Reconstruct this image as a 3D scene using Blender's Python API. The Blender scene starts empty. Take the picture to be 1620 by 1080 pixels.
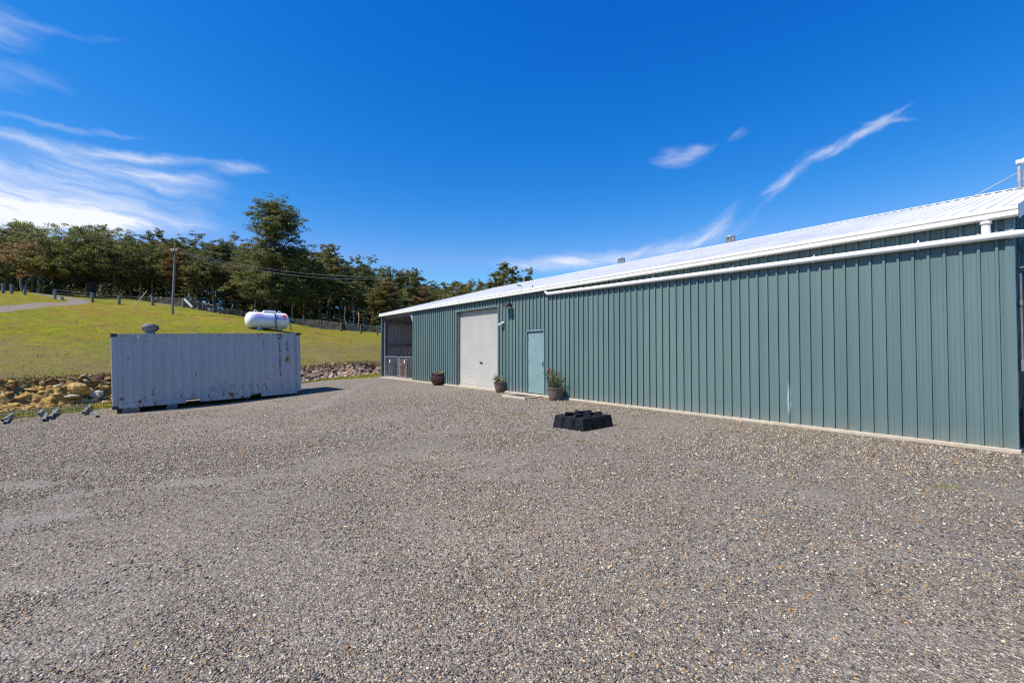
import bpy, math, random
import numpy as np
from mathutils import Vector, Matrix
R = random.Random(7)
NR = np.random.default_rng(11)
SC = bpy.context.scene
COL = SC.collection
rad = math.radians

# ------------------------------------------------------------------ camera
CAM_Z = 1.41
PITCH = rad(1.24)
F = 720.0
cam_d = bpy.data.cameras.new('camera')
cam = bpy.data.objects.new('camera', cam_d); COL.objects.link(cam)
cam.location = (0, 0, CAM_Z); cam.rotation_euler = (math.pi/2 + PITCH, 0, 0)
cam_d.lens = 16.0; cam_d.sensor_width = 36.0; cam_d.clip_start = 0.05; cam_d.clip_end = 3000
SC.camera = cam
SC.cycles.use_denoising = False
SC.cycles.max_bounces = 5; SC.cycles.diffuse_bounces = 3; SC.cycles.glossy_bounces = 2; SC.cycles.transmission_bounces = 2
SC.cycles.caustics_reflective = False; SC.cycles.caustics_refractive = False
SC.cycles.use_adaptive_sampling = True; SC.cycles.adaptive_threshold = .01
SC.cycles.filter_width = 1.25
CP, SP = math.cos(PITCH), math.sin(PITCH)

def slope(px, py):
    """photo pixel -> (X/Y, (Z-CAM_Z)/Y)"""
    a = (px-810)/F; b = (540-py)/F
    y = CP - b*SP
    return a/y, (SP + b*CP)/y

def at(px, py, Y):
    a, b = slope(px, py)
    return Vector((a*Y, Y, CAM_Z + b*Y))

# ------------------------------------------------------------------ numpy noise
def _h(ix, iy, seed):
    n = (ix.astype(np.int64)*374761393 + iy.astype(np.int64)*668265263 + seed*1442695041) & 0xffffffff
    n = ((n ^ (n >> 13))*1274126177) & 0xffffffff
    n = n ^ (n >> 16)
    return (n & 0xffff)/65535.0

def vnoise(x, y, seed=0):
    x = np.asarray(x, float); y = np.asarray(y, float)
    ix = np.floor(x); iy = np.floor(y); fx = x-ix; fy = y-iy
    fx = fx*fx*(3-2*fx); fy = fy*fy*(3-2*fy)
    a = _h(ix, iy, seed); b = _h(ix+1, iy, seed); c = _h(ix, iy+1, seed); d = _h(ix+1, iy+1, seed)
    return a*(1-fx)*(1-fy) + b*fx*(1-fy) + c*(1-fx)*fy + d*fx*fy

def fbm(x, y, seed=0, octs=4):
    s = 0; a = .5; t = 0
    for i in range(octs):
        s = s + a*vnoise(np.asarray(x)*2**i + 17*i, np.asarray(y)*2**i - 9*i, seed+i); t += a; a *= .5
    return s/t

def worley(x, y, seed=0):
    x = np.asarray(x, float); y = np.asarray(y, float)
    ix = np.floor(x); iy = np.floor(y)
    f1 = np.full(x.shape, 9.); f2 = np.full(x.shape, 9.); idv = np.zeros(x.shape)
    for dx in (-1, 0, 1):
        for dy in (-1, 0, 1):
            cx = ix+dx; cy = iy+dy
            d = np.hypot(cx+_h(cx, cy, seed)-x, cy+_h(cx, cy, seed+5)-y)
            new = d < f1
            f2 = np.where(new, f1, np.minimum(f2, d))
            idv = np.where(new, _h(cx, cy, seed+9), idv)
            f1 = np.where(new, d, f1)
    return f1, f2, idv

def sstep(a, b, x):
    t = np.clip((np.asarray(x, float)-a)/(b-a), 0, 1)
    return t*t*(3-2*t)

# ------------------------------------------------------------------ frames of reference
# shed: corner A, along-wall direction U (to the far end), outward normal N
A = np.array([7.31, 6.59]); UX = -.6091; UY = .7931; U = np.array([UX, UY]); N = np.array([-UY, UX])
SHED_ROT = math.atan2(-UY, -UX)     # local x = -U, local y = -N (into the shed)
def sq(x, y):
    return (x-A[0])*UX + (y-A[1])*UY, (x-A[0])*N[0] + (y-A[1])*N[1]
def wall_s(px):
    k = slope(px, 556)[0]
    return (A[0]-A[1]*k)/(-UX + UY*k)
def wall_sz(px, py):
    s = wall_s(px); Y = A[1] + UY*s
    return s, CAM_Z + slope(px, py)[1]*Y
# bank: toe point T0, along direction, hill-ward normal
T0 = np.array([-19., 17.]); TD = np.array([.625, .7806]); TH = np.array([-.7806, .625])
def tw(x, y):
    return (x-T0[0])*TD[0] + (y-T0[1])*TD[1], (x-T0[0])*TH[0] + (y-T0[1])*TH[1]
def xy_tw(t, w):
    return T0[0] + t*TD[0] + w*TH[0], T0[1] + t*TD[1] + w*TH[1]

def z_yard(x, y):
    s, q = sq(x, y)
    k = .012 + .058*sstep(2, 17, s)
    qq = np.where(q > 8, 8 + (q-8)*.5, q)
    qq = np.clip(qq, 0, 24)
    return -.055 - k*qq

def bank_h(t):
    return .98 - .36*sstep(2, 12, t)
def z_ground(x, y, detail=True):
    x = np.asarray(x, float); y = np.asarray(y, float)
    t, w = tw(x, y)
    # height of the yard at the foot of the bank for hill points
    xf, yf = xy_tw(t, np.minimum(w, 0))
    z = z_yard(xf, yf)
    if detail:
        wob = (fbm(t*.55, t*0+3, 5)-.5)*.9
    else:
        wob = 0
    wb = w + wob*.6
    face = sstep(-.05, .95, wb)
    hb = bank_h(t)
    z = z + hb*face
    k = .187 - .060*sstep(13, 31, t) - .08*sstep(34, 70, t)
    ww = np.clip(w-.6, 0, None)
    weff = np.where(ww < 25, ww, 25 + .62*(ww-25))
    weff = np.where(weff > 48, 48 + (weff-48)*.62, weff)
    weff = np.minimum(weff, 110)
    z = z + k*weff
    if detail:
        z = z + (fbm(x*.13, y*.13, 21)-.5)*.5*sstep(2, 14, w) + (fbm(x*.9, y*.9, 31)-.5)*.10*sstep(.6, 2, w)
        z = z + (fbm(x*.5, y*.5, 41)-.5)*.05*sstep(0, -3, w)*sstep(.6, 1.6, sq(x, y)[1])
        # broken rock in the cut face
        m = sstep(-.5, .15, wb)*sstep(1.7, .75, wb)
        f1, f2, idv = worley(t*.95 + fbm(t*2, w*2, 3), w*4.2 + fbm(t*1.2, w*2, 8)*1.5, 77)
        g1, g2, gid = worley(t*3.8 + fbm(t*5, w*5, 3)*.5, w*8., 87)
        z = z + m*((idv-.45)*.09 + (gid-.5)*.12 - .12*sstep(.10, 0, f2-f1) - .06*sstep(.10, 0, g2-g1) + (fbm(t*7, w*9, 61)-.5)*.20)
    return z
def gz(x, y):
    return float(z_ground(np.array([x]), np.array([y]))[0])
def hit(px, py, y0=3., y1=200.):
    """where the view through a photo pixel meets the terrain"""
    a, b = slope(px, py)
    Y = np.linspace(y0, y1, 6000)
    d = CAM_Z + b*Y - z_ground(a*Y, Y)
    i = np.argmax(d < 0)
    Yh = Y[i] if d[i] < 0 else 60.
    return Vector((a*Yh, Yh, gz(a*Yh, Yh)))
def on(px, Y):
    a, _ = slope(px, 556)
    return Vector((a*Y, Y, gz(a*Y, Y)))

# ------------------------------------------------------------------ materials
def new_mat(name):
    m = bpy.data.materials.new(name); m.use_nodes = True
    nt = m.node_tree; b = nt.nodes['Principled BSDF']
    return m, nt, b
def node(nt, typ, **kw):
    n = nt.nodes.new(typ)
    for k, v in kw.items():
        if k == 'inp':
            for kk, vv in v.items(): n.inputs[kk].default_value = vv
        else: setattr(n, k, v)
    return n
def link(nt, a, b): nt.links.new(a, b)
def rgb(c): return (c[0], c[1], c[2], 1)
def mixc(nt, fac, a, b, blend='MIX'):
    n = node(nt, 'ShaderNodeMix', data_type='RGBA', blend_type=blend)
    for s, v in ((n.inputs[0], fac), (n.inputs[6], a), (n.inputs[7], b)):
        if hasattr(v, 'is_linked') or hasattr(v, 'links'): link(nt, v, s)
        elif isinstance(v, (int, float)): s.default_value = v
        else: s.default_value = rgb(v)
    return n.outputs[2]
def math_(nt, op, a, b=None, c=None, clamp=False):
    n = node(nt, 'ShaderNodeMath', operation=op, use_clamp=clamp)
    for i, v in enumerate((a, b, c)):
        if v is None: continue
        if isinstance(v, (int, float)): n.inputs[i].default_value = v
        else: link(nt, v, n.inputs[i])
    return n.outputs[0]
def ramp(nt, fac, stops, interp='LINEAR'):
    n = node(nt, 'ShaderNodeValToRGB'); n.color_ramp.interpolation = interp
    el = n.color_ramp.elements
    while len(el) < len(stops): el.new(.5)
    for e, (p, c) in zip(el, stops):
        e.position = p; e.color = rgb(c) if not isinstance(c, (int, float)) else (c, c, c, 1)
    link(nt, fac, n.inputs[0]); return n.outputs[0]
def noise(nt, vec, scale, detail=4, rough=.55, dist=0, out=0):
    n = node(nt, 'ShaderNodeTexNoise', inp={'Scale': scale, 'Detail': detail, 'Roughness': rough, 'Distortion': dist})
    if vec is not None: link(nt, vec, n.inputs['Vector'])
    return n.outputs[out]
def mapping(nt, vec, scale=(1, 1, 1), loc=(0, 0, 0), rot=(0, 0, 0)):
    n = node(nt, 'ShaderNodeMapping', inp={'Scale': scale, 'Location': loc, 'Rotation': rot})
    link(nt, vec, n.inputs['Vector']); return n.outputs[0]
def coords(nt, which='Object'):
    return node(nt, 'ShaderNodeTexCoord').outputs[which]
def bump(nt, b, h, strength=.3, dist=.01):
    n = node(nt, 'ShaderNodeBump', inp={'Strength': strength, 'Distance': dist})
    link(nt, h, n.inputs['Height']); link(nt, n.outputs[0], b.inputs['Normal']); return n

def weathered(name, base, rough=.5, metal=0., var=.12, scale=2.5, dirt=None, dirt_amt=.25, bumpy=0., spec=.5, streak=False):
    """a base colour broken up by soft mottling, fine grain and dirt patches"""
    m, nt, b = new_mat(name)
    co = coords(nt)
    n1 = noise(nt, mapping(nt, co, (1, 1, .25 if streak else 1)), scale, 5, .6)
    n2 = noise(nt, co, scale*14, 3, .6)
    lo = tuple(max(0, c*(1-var)) for c in base); hi = tuple(min(1, c*(1+var)) for c in base)
    c = ramp(nt, n1, [(.3, lo), (.7, hi)])
    c = mixc(nt, .5, c, mixc(nt, 1.0, c, ramp(nt, n2, [(.3, (1-var,)*3), (.7, (1+var*.5,)*3)]), 'MULTIPLY'))
    if dirt:
        d = noise(nt, mapping(nt, co, (1, 1, .3 if streak else 1), (3, 7, 1)), scale*1.7, 7, .7)
        c = mixc(nt, math_(nt, 'MULTIPLY', ramp(nt, d, [(.5, 0.), (.72, 1.)]), dirt_amt), c, dirt)
    link(nt, c, b.inputs['Base Color'])
    b.inputs['Roughness'].default_value = rough; b.inputs['Metallic'].default_value = metal
    b.inputs['Specular IOR Level'].default_value = spec
    link(nt, ramp(nt, n1, [(.2, max(0, rough-.1)), (.8, min(1, rough+.12))]), b.inputs['Roughness'])
    if bumpy: bump(nt, b, n2, .5, bumpy)
    return m

M = {}
M['steel_green'] = None
M['white_steel'] = weathered('white_painted_steel', (.82, .82, .80), .45, var=.04, scale=1.2, dirt=(.55, .52, .47), dirt_amt=.25, streak=True)
M['cream_trim'] = weathered('cream_gutter_paint', (.80, .78, .70), .45, var=.04, dirt=(.5, .46, .38), dirt_amt=.3)
M['pvc'] = weathered('white_pvc', (.82, .81, .77), .35, var=.03, dirt=(.6, .58, .5), dirt_amt=.2)
M['roller'] = weathered('roller_door_paint', (.49, .465, .415), .4, var=.04, scale=.9, dirt=(.5, .46, .42), dirt_amt=.25)
M['zinc'] = weathered('galvanised_steel', (.42, .43, .45), .45, metal=.6, var=.18, scale=9)
M['zinc_dull'] = weathered('dull_galvanised_steel', (.17, .17, .17), .65, metal=.1, var=.2, scale=7, dirt=(.14, .1, .07), dirt_amt=.35)
M['grey_steel'] = weathered('grey_painted_steel', (.16, .165, .18), .55, var=.12)
M['inner_sheet'] = weathered('bare_sheet_inside', (.34, .345, .36), .5, metal=.2, var=.12, dirt=(.2, .18, .16), streak=True)
M['black_metal'] = weathered('black_metal', (.02, .02, .022), .45, var=.2)
M['black_plastic'] = weathered('black_moulded_plastic', (.008, .009, .012), .55, var=.3, scale=6, dirt=(.06, .055, .05), dirt_amt=.22, spec=.28)
M['concrete'] = weathered('pale_concrete', (.50, .42, .31), .9, var=.16, scale=5, dirt=(.36, .29, .21), dirt_amt=.55, bumpy=.004)
M['timber_grey'] = weathered('weathered_timber', (.20, .185, .165), .9, var=.3, scale=6, streak=True, dirt=(.08, .07, .06), dirt_amt=.5, bumpy=.006)
M['timber_dark'] = weathered('dark_timber', (.09, .08, .07), .9, var=.3, scale=6, streak=True, bumpy=.006)
M['timber_pale'] = weathered('sunbleached_timber', (.50, .48, .45), .85, var=.15, scale=5, streak=True)
M['glass_dark'] = weathered('lamp_glass', (.25, .26, .27), .15, var=.1)
M['white_plastic'] = weathered('white_plastic', (.75, .75, .74), .4, var=.04)
M['tank_white'] = weathered('white_tank_enamel', (.82, .82, .82), .3, var=.03, dirt=(.55, .5, .42), dirt_amt=.2)
M['red'] = weathered('red_decal', (.62, .02, .03), .5, var=.08)
M['blue_decal'] = weathered('blue_decal', (.12, .15, .42), .5, var=.08)
M['pale_blue_decal'] = weathered('pale_blue_band', (.40, .46, .72), .45, var=.05)
M['glaze_brown'] = weathered('brown_glaze', (.055, .028, .02), .16, var=.45, scale=5, dirt=(.16, .09, .05), dirt_amt=.5)
M['terracotta_grey'] = weathered('grey_brown_pot', (.145, .105, .082), .75, var=.2, scale=6, dirt=(.26, .2, .15), dirt_amt=.4, bumpy=.003)
M['soil'] = weathered('potting_soil', (.05, .035, .025), .95, var=.4, scale=20, bumpy=.01)
M['straw'] = weathered('dry_straw', (.42, .33, .17), .9, var=.25, scale=30)
M['plant_green'] = weathered('potplant_leaf', (.14, .17, .045), .6, var=.4, scale=20)
M['plant_stem'] = weathered('potplant_stem', (.20, .17, .11), .8, var=.3, scale=20)
M['petal_red'] = weathered('red_petals', (.75, .045, .02), .6, var=.15, scale=30)
M['petal_pink'] = weathered('pale_petals', (.72, .5, .45), .6, var=.15, scale=30)
M['mat_dark'] = weathered('rubber_mat', (.055, .05, .052), .9, var=.3, scale=40, bumpy=.004)
M['brown_stuff'] = weathered('rusty_iron', (.16, .075, .05), .85, var=.45, scale=7, bumpy=.004)
M['navy_stuff'] = weathered('navy_tarpaulin', (.02, .03, .075), .6, var=.3, scale=5)
M['text_dark'] = weathered('dark_stencil', (.02, .028, .055), .7, var=.2, scale=8)
M['text_faded'] = weathered('faded_stencil', (.10, .12, .17), .7, var=.3, scale=8)
M['sign_yellow'] = weathered('worn_yellow_decal', (.48, .24, .03), .7, var=.2, scale=9, dirt=(.12, .08, .04), dirt_amt=.5)
M['decal_pale'] = weathered('faded_pale_decal', (.42, .46, .52), .7, var=.15, scale=9)
M['wire'] = weathered('wire', (.30, .29, .27), .6, var=.1)
M['cable'] = weathered('aluminium_cable', (.36, .35, .33), .5, metal=.3, var=.1)

def steel_green(name, base, scuff=True):
    m, nt, b = new_mat(name)
    co = coords(nt)
    n1 = noise(nt, mapping(nt, co, (5.0, 5.0, .18)), 1.2, 5, .6)
    n2 = noise(nt, co, .45, 3, .5)
    n3 = noise(nt, mapping(nt, co, (1, 1, 1)), 30, 4, .6)
    c = ramp(nt, n1, [(.3, tuple(x*.92 for x in base)), (.7, tuple(x*1.06 for x in base))])
    c = mixc(nt, 1.0, c, ramp(nt, n2, [(.35, (.95, .96, .97)), (.65, (1.05, 1.03, 1.0))]), 'MULTIPLY')
    sep = node(nt, 'ShaderNodeSeparateXYZ'); link(nt, co, sep.inputs[0])
    # splashed dust on the lowest part of the sheets
    h = math_(nt, 'ADD', sep.outputs[2], math_(nt, 'MULTIPLY', math_(nt, 'SUBTRACT', noise(nt, co, 6, 5, .7), .5), .5))
    dust = math_(nt, 'MULTIPLY', ramp(nt, h, [(.0, 1.), (.28, 0.)]), .28)
    c = mixc(nt, dust, c, (.30, .25, .2))
    sp = ramp(nt, n3, [(.74, 0.), (.78, 1.)])
    c = mixc(nt, math_(nt, 'MULTIPLY', sp, .25), c, (.45, .46, .44))
    wn = node(nt, 'ShaderNodeTexWhiteNoise', noise_dimensions='1D')
    link(nt, math_(nt, 'FLOOR', math_(nt, 'DIVIDE', math_(nt, 'ADD', sep.outputs[0], math_(nt, 'MULTIPLY', sep.outputs[1], 1.)), .762)), wn.inputs['W'])
    c = mixc(nt, 1., c, ramp(nt, wn.outputs['Value'], [(0., (.945, .95, .955)), (1., (1.045, 1.04, 1.035))]), 'MULTIPLY')
    if scuff:
        # chalky scuff left on one pan (its own place on the wall)
        s0, z0 = wall_sz(1251, 632)
        dx = math_(nt, 'DIVIDE', math_(nt, 'ADD', sep.outputs[0], s0 + .035), .030)
        dz = math_(nt, 'DIVIDE', math_(nt, 'SUBTRACT', sep.outputs[2], z0), .36)
        dx = math_(nt, 'ADD', dx, math_(nt, 'MULTIPLY', math_(nt, 'SUBTRACT', noise(nt, co, 7, 3), .5), 1.6))
        r2 = math_(nt, 'ADD', math_(nt, 'MULTIPLY', dx, dx), math_(nt, 'MULTIPLY', dz, dz))
        f = ramp(nt, r2, [(.35, 1.), (1.2, 0.)])
        f = math_(nt, 'MULTIPLY', f, ramp(nt, noise(nt, mapping(nt, co, (40, 40, 5)), 1.5, 4, .7), [(.35, .2), (.65, .8)]))
        c = mixc(nt, f, c, (.50, .58, .57))
    link(nt, c, b.inputs['Base Color'])
    link(nt, ramp(nt, n2, [(.2, .36), (.8, .5)]), b.inputs['Roughness'])
    b.inputs['Specular IOR Level'].default_value = .4
    bump(nt, b, noise(nt, mapping(nt, co, (1, 1, .4)), 3, 2), .25, .004)
    return m
M['steel_green'] = steel_green('green_sheet_steel', (.122, .188, .182))
M['door_green'] = weathered('green_door_paint', (.185, .285, .280), .5, var=.08, scale=2.2, dirt=(.33, .40, .39), dirt_amt=.45)

def container_paint():
    m, nt, b = new_mat('grey_container_paint')
    co = coords(nt)
    sep = node(nt, 'ShaderNodeSeparateXYZ'); link(nt, co, sep.inputs[0])
    n1 = noise(nt, mapping(nt, co, (3, 3, .25)), 1.4, 5, .6)
    n2 = noise(nt, co, .8, 4, .6)
    c = ramp(nt, n1, [(.3, (.365, .375, .38)), (.7, (.42, .43, .43))])
    c = mixc(nt, .5, c, mixc(nt, 1., c, ramp(nt, n2, [(.3, (.9, .91, .94)), (.7, (1.05, 1.04, 1.03))]), 'MULTIPLY'))
    # darker repaint blotches low on the side
    for i in range(5):
        cx = -3.02 + 2.9 + .27*i*1.15
        dx = math_(nt, 'DIVIDE', math_(nt, 'SUBTRACT', sep.outputs[0], cx), .11)
        dz = math_(nt, 'DIVIDE', math_(nt, 'SUBTRACT', sep.outputs[2], .46 + .02*(i % 3)), .12)
        r2 = math_(nt, 'ADD', math_(nt, 'POWER', math_(nt, 'ABSOLUTE', dx), 4), math_(nt, 'POWER', math_(nt, 'ABSOLUTE', dz), 4))
        c = mixc(nt, math_(nt, 'MULTIPLY', ramp(nt, r2, [(.5, 1.), (1.5, 0.)]), .42), c, (.19, .22, .28))
    # rust: more of it low down and along the rails
    h = math_(nt, 'MULTIPLY', ramp(nt, sep.outputs[2], [(.0, 1.), (.5, .55)]), 1.)
    hi = node(nt, 'ShaderNodeMapRange', inp={'From Min': 2.4, 'From Max': 2.62}); link(nt, sep.outputs[2], hi.inputs[0])
    lo = node(nt, 'ShaderNodeMapRange', inp={'From Min': .95, 'From Max': .15}); link(nt, sep.outputs[2], lo.inputs[0])
    w = math_(nt, 'ADD', math_(nt, 'MULTIPLY', hi.outputs[0], .13), math_(nt, 'MULTIPLY', lo.outputs[0], .10))
    rn = math_(nt, 'ADD', noise(nt, mapping(nt, co, (1, 1, .55)), 4.5, 8, .72), w)
    rf = ramp(nt, rn, [(.650, 0.), (.69, 1.)])
    rc = ramp(nt, noise(nt, co, 18, 4, .7), [(.3, (.10, .035, .015)), (.7, (.26, .11, .045))])
    c = mixc(nt, rf, c, rc)
    # vertical rust weeps
    st = math_(nt, 'ADD', noise(nt, mapping(nt, co, (9, 9, .7)), 1.3, 5, .6), math_(nt, 'MULTIPLY', lo.outputs[0], .08))
    c = mixc(nt, math_(nt, 'MULTIPLY', ramp(nt, st, [(.67, 0.), (.74, 1.)]), .5), c, (.20, .12, .08))
    link(nt, c, b.inputs['Base Color'])
    b.inputs['Roughness'].default_value = .6
    bump(nt, b, n1, .25, .004)
    return m
M['container'] = container_paint()
M['rust_dark'] = weathered('rusty_casting', (.10, .06, .05), .85, var=.5, scale=9, dirt=(.28, .28, .32), dirt_amt=.6, bumpy=.004)

def roof_paint():
    m, nt, b = new_mat('white_roof_sheet')
    co = coords(nt)
    n1 = noise(nt, mapping(nt, co, (1.5, .16, 1)), 1.1, 6, .65)
    n2 = noise(nt, co, .5, 4, .6)
    c = ramp(nt, n1, [(.28, (.74, .72, .68)), (.62, (.86, .83, .78))])
    c = mixc(nt, 1., c, ramp(nt, n2, [(.3, (.92, .92, .93)), (.7, (1.03, 1.03, 1.02))]), 'MULTIPLY')
    sp = ramp(nt, noise(nt, mapping(nt, co, (6, 1.2, 1)), 5, 4, .7), [(.70, 0.), (.76, 1.)])
    c = mixc(nt, math_(nt, 'MULTIPLY', sp, .45), c, (.38, .37, .38))
    link(nt, c, b.inputs['Base Color']); b.inputs['Roughness'].default_value = .5
    return m
M['roof'] = roof_paint()

# ------------------------------------------------------------------ mesh builder
class MB:
    def __init__(s): s.v = []; s.f = []; s.m = []; s.cur = 0
    def add(s, vs, fs):
        o = len(s.v); s.v += [tuple(x) for x in vs]
        s.f += [tuple(i+o for i in f) for f in fs]; s.m += [s.cur]*len(fs); return s
    def box(s, c, d, rz=0., mat=None, taper=None):
        hx, hy, hz = d[0]/2, d[1]/2, d[2]/2
        tx, ty = taper or (1, 1)
        vs = []
        for z, kx, ky in ((-hz, 1, 1), (hz, tx, ty)):
            for x, y in ((-hx, -hy), (hx, -hy), (hx, hy), (-hx, hy)):
                vs.append(Vector((x*kx, y*ky, z)))
        T = Matrix.Rotation(rz, 4, 'Z') if mat is None else mat
        vs = [T @ v + Vector(c) for v in vs]
        return s.add(vs, [(3, 2, 1, 0), (4, 5, 6, 7), (0, 1, 5, 4), (1, 2, 6, 5), (2, 3, 7, 6), (3, 0, 4, 7)])
    def tube(s, pts, r, seg=8, caps=True):
        pts = [Vector(p) for p in pts]; rs = r if isinstance(r, (list, tuple)) else [r]*len(pts)
        rings = []; prev = None
        for i, p in enumerate(pts):
            d = (pts[min(i+1, len(pts)-1)] - pts[max(i-1, 0)]).normalized()
            a = prev if prev is not None else (Vector((0, 0, 1)) if abs(d.z) < .9 else Vector((1, 0, 0)))
            x = (a - d*a.dot(d))
            if x.length < 1e-5: x = d.orthogonal()
            x.normalize(); y = d.cross(x); prev = x
            rings.append([p + (x*math.cos(2*math.pi*k/seg) + y*math.sin(2*math.pi*k/seg))*rs[i] for k in range(seg)])
        vs = [v for rr in rings for v in rr]; fs = []
        for i in range(len(rings)-1):
            for k in range(seg):
                fs.append((i*seg+k, i*seg+(k+1) % seg, (i+1)*seg+(k+1) % seg, (i+1)*seg+k))
        if caps:
            fs.append(tuple(range(seg-1, -1, -1))); fs.append(tuple((len(rings)-1)*seg+k for k in range(seg)))
        return s.add(vs, fs)
    def lathe(s, prof, seg=24, c=(0, 0, 0), T=None):
        vs = []; fs = []; n = len(prof)
        for r, z in prof:
            for k in range(seg):
                v = Vector((r*math.cos(2*math.pi*k/seg), r*math.sin(2*math.pi*k/seg), z))
                vs.append((T @ v if T else v) + Vector(c))
        for i in range(n-1):
            for k in range(seg):
                fs.append((i*seg+k, i*seg+(k+1) % seg, (i+1)*seg+(k+1) % seg, (i+1)*seg+k))
        fs.append(tuple(range(seg-1, -1, -1))); fs.append(tuple((n-1)*seg+k for k in range(seg)))
        return s.add(vs, fs)
    def prism(s, poly, d0, d1, T):
        """poly: 2-D outline, extruded d0..d1 along T's third axis"""
        n = len(poly)
        vs = [T @ Vector((p[0], p[1], d)) for d in (d0, d1) for p in poly]
        fs = [tuple(range(n-1, -1, -1)), tuple(range(n, 2*n))]
        fs += [(i, (i+1) % n, n+(i+1) % n, n+i) for i in range(n)]
        return s.add(vs, fs)
    def build(s, name, mat, parent=None, smooth=False, loc=None, bevel=0.):
        me = bpy.data.meshes.new(name); me.from_pydata(s.v, [], s.f); me.update()
        for mm in (mat if isinstance(mat, (list, tuple)) else [mat]): me.materials.append(mm)
        if any(s.m): me.polygons.foreach_set('material_index', s.m)
        o = bpy.data.objects.new(name, me); COL.objects.link(o)
        if smooth:
            me.polygons.foreach_set('use_smooth', [True]*len(me.polygons))
            md = o.modifiers.new('edges', 'EDGE_SPLIT'); md.split_angle = rad(40)
        if bevel:
            b = o.modifiers.new('bevel', 'BEVEL'); b.width = bevel; b.segments = 2; b.limit_method = 'ANGLE'; b.angle_limit = rad(35)
        if parent is not None: o.parent = parent
        if loc is not None: o.location = loc
        return o

def raw_mesh(name, verts, faces, mat, parent=None, attrs=None, mat_idx=None):
    """fast build from numpy arrays; faces (n,3) or (n,4)"""
    me = bpy.data.meshes.new(name)
    nv = len(verts); nf, k = faces.shape
    me.vertices.add(nv); me.vertices.foreach_set('co', np.ascontiguousarray(verts, np.float32).ravel())
    me.loops.add(nf*k); me.polygons.add(nf)
    me.loops.foreach_set('vertex_index', np.ascontiguousarray(faces, np.int32).ravel())
    me.polygons.foreach_set('loop_start', np.arange(0, nf*k, k, dtype=np.int32))
    me.polygons.foreach_set('loop_total', np.full(nf, k, dtype=np.int32))
    for mm in (mat if isinstance(mat, (list, tuple)) else [mat]): me.materials.append(mm)
    if mat_idx is not None: me.polygons.foreach_set('material_index', np.asarray(mat_idx, np.int32))
    for an, arr in (attrs or {}).items():
        at_ = me.color_attributes.new(an, 'FLOAT_COLOR', 'POINT')
        at_.data.foreach_set('color', np.ascontiguousarray(arr, np.float32).ravel())
    me.update(calc_edges=True); me.validate()
    o = bpy.data.objects.new(name, me); COL.objects.link(o)
    if parent is not None: o.parent = parent
    return o

def tag(o, label=None, cat=None, group=None, kind=None):
    if label: o['label'] = label
    if cat: o['category'] = cat
    if group: o['group'] = group
    if kind: o['kind'] = kind
    return o
def thing(name, label, cat, loc=(0, 0, 0), rz=0., group=None):
    o = bpy.data.objects.new(name, None); COL.objects.link(o)
    o.location = loc; o.rotation_euler = (0, 0, rz); o.empty_display_size = .2
    return tag(o, label, cat, group)
def copy_tree(o, parent=None):
    c = o.copy(); COL.objects.link(c)
    if parent is not None: c.parent = parent
    for ch in list(o.children): copy_tree(ch, c)
    return c

# ------------------------------------------------------------------ sun and sky
SUN_D = Vector((.88, .475, 0)).normalized()      # the way the light travels over the ground
SUN_EL = rad(53.5)
to_sun = Vector((-SUN_D.x*math.cos(SUN_EL), -SUN_D.y*math.cos(SUN_EL), math.sin(SUN_EL)))
sl = bpy.data.lights.new('sun', 'SUN'); sl.energy = 5.0; sl.angle = rad(.53); sl.color = (1., .955, .89)
so = bpy.data.objects.new('sun', sl); COL.objects.link(so)
so.rotation_euler = to_sun.to_track_quat('Z', 'Y').to_euler()
so.location = to_sun*40

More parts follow.
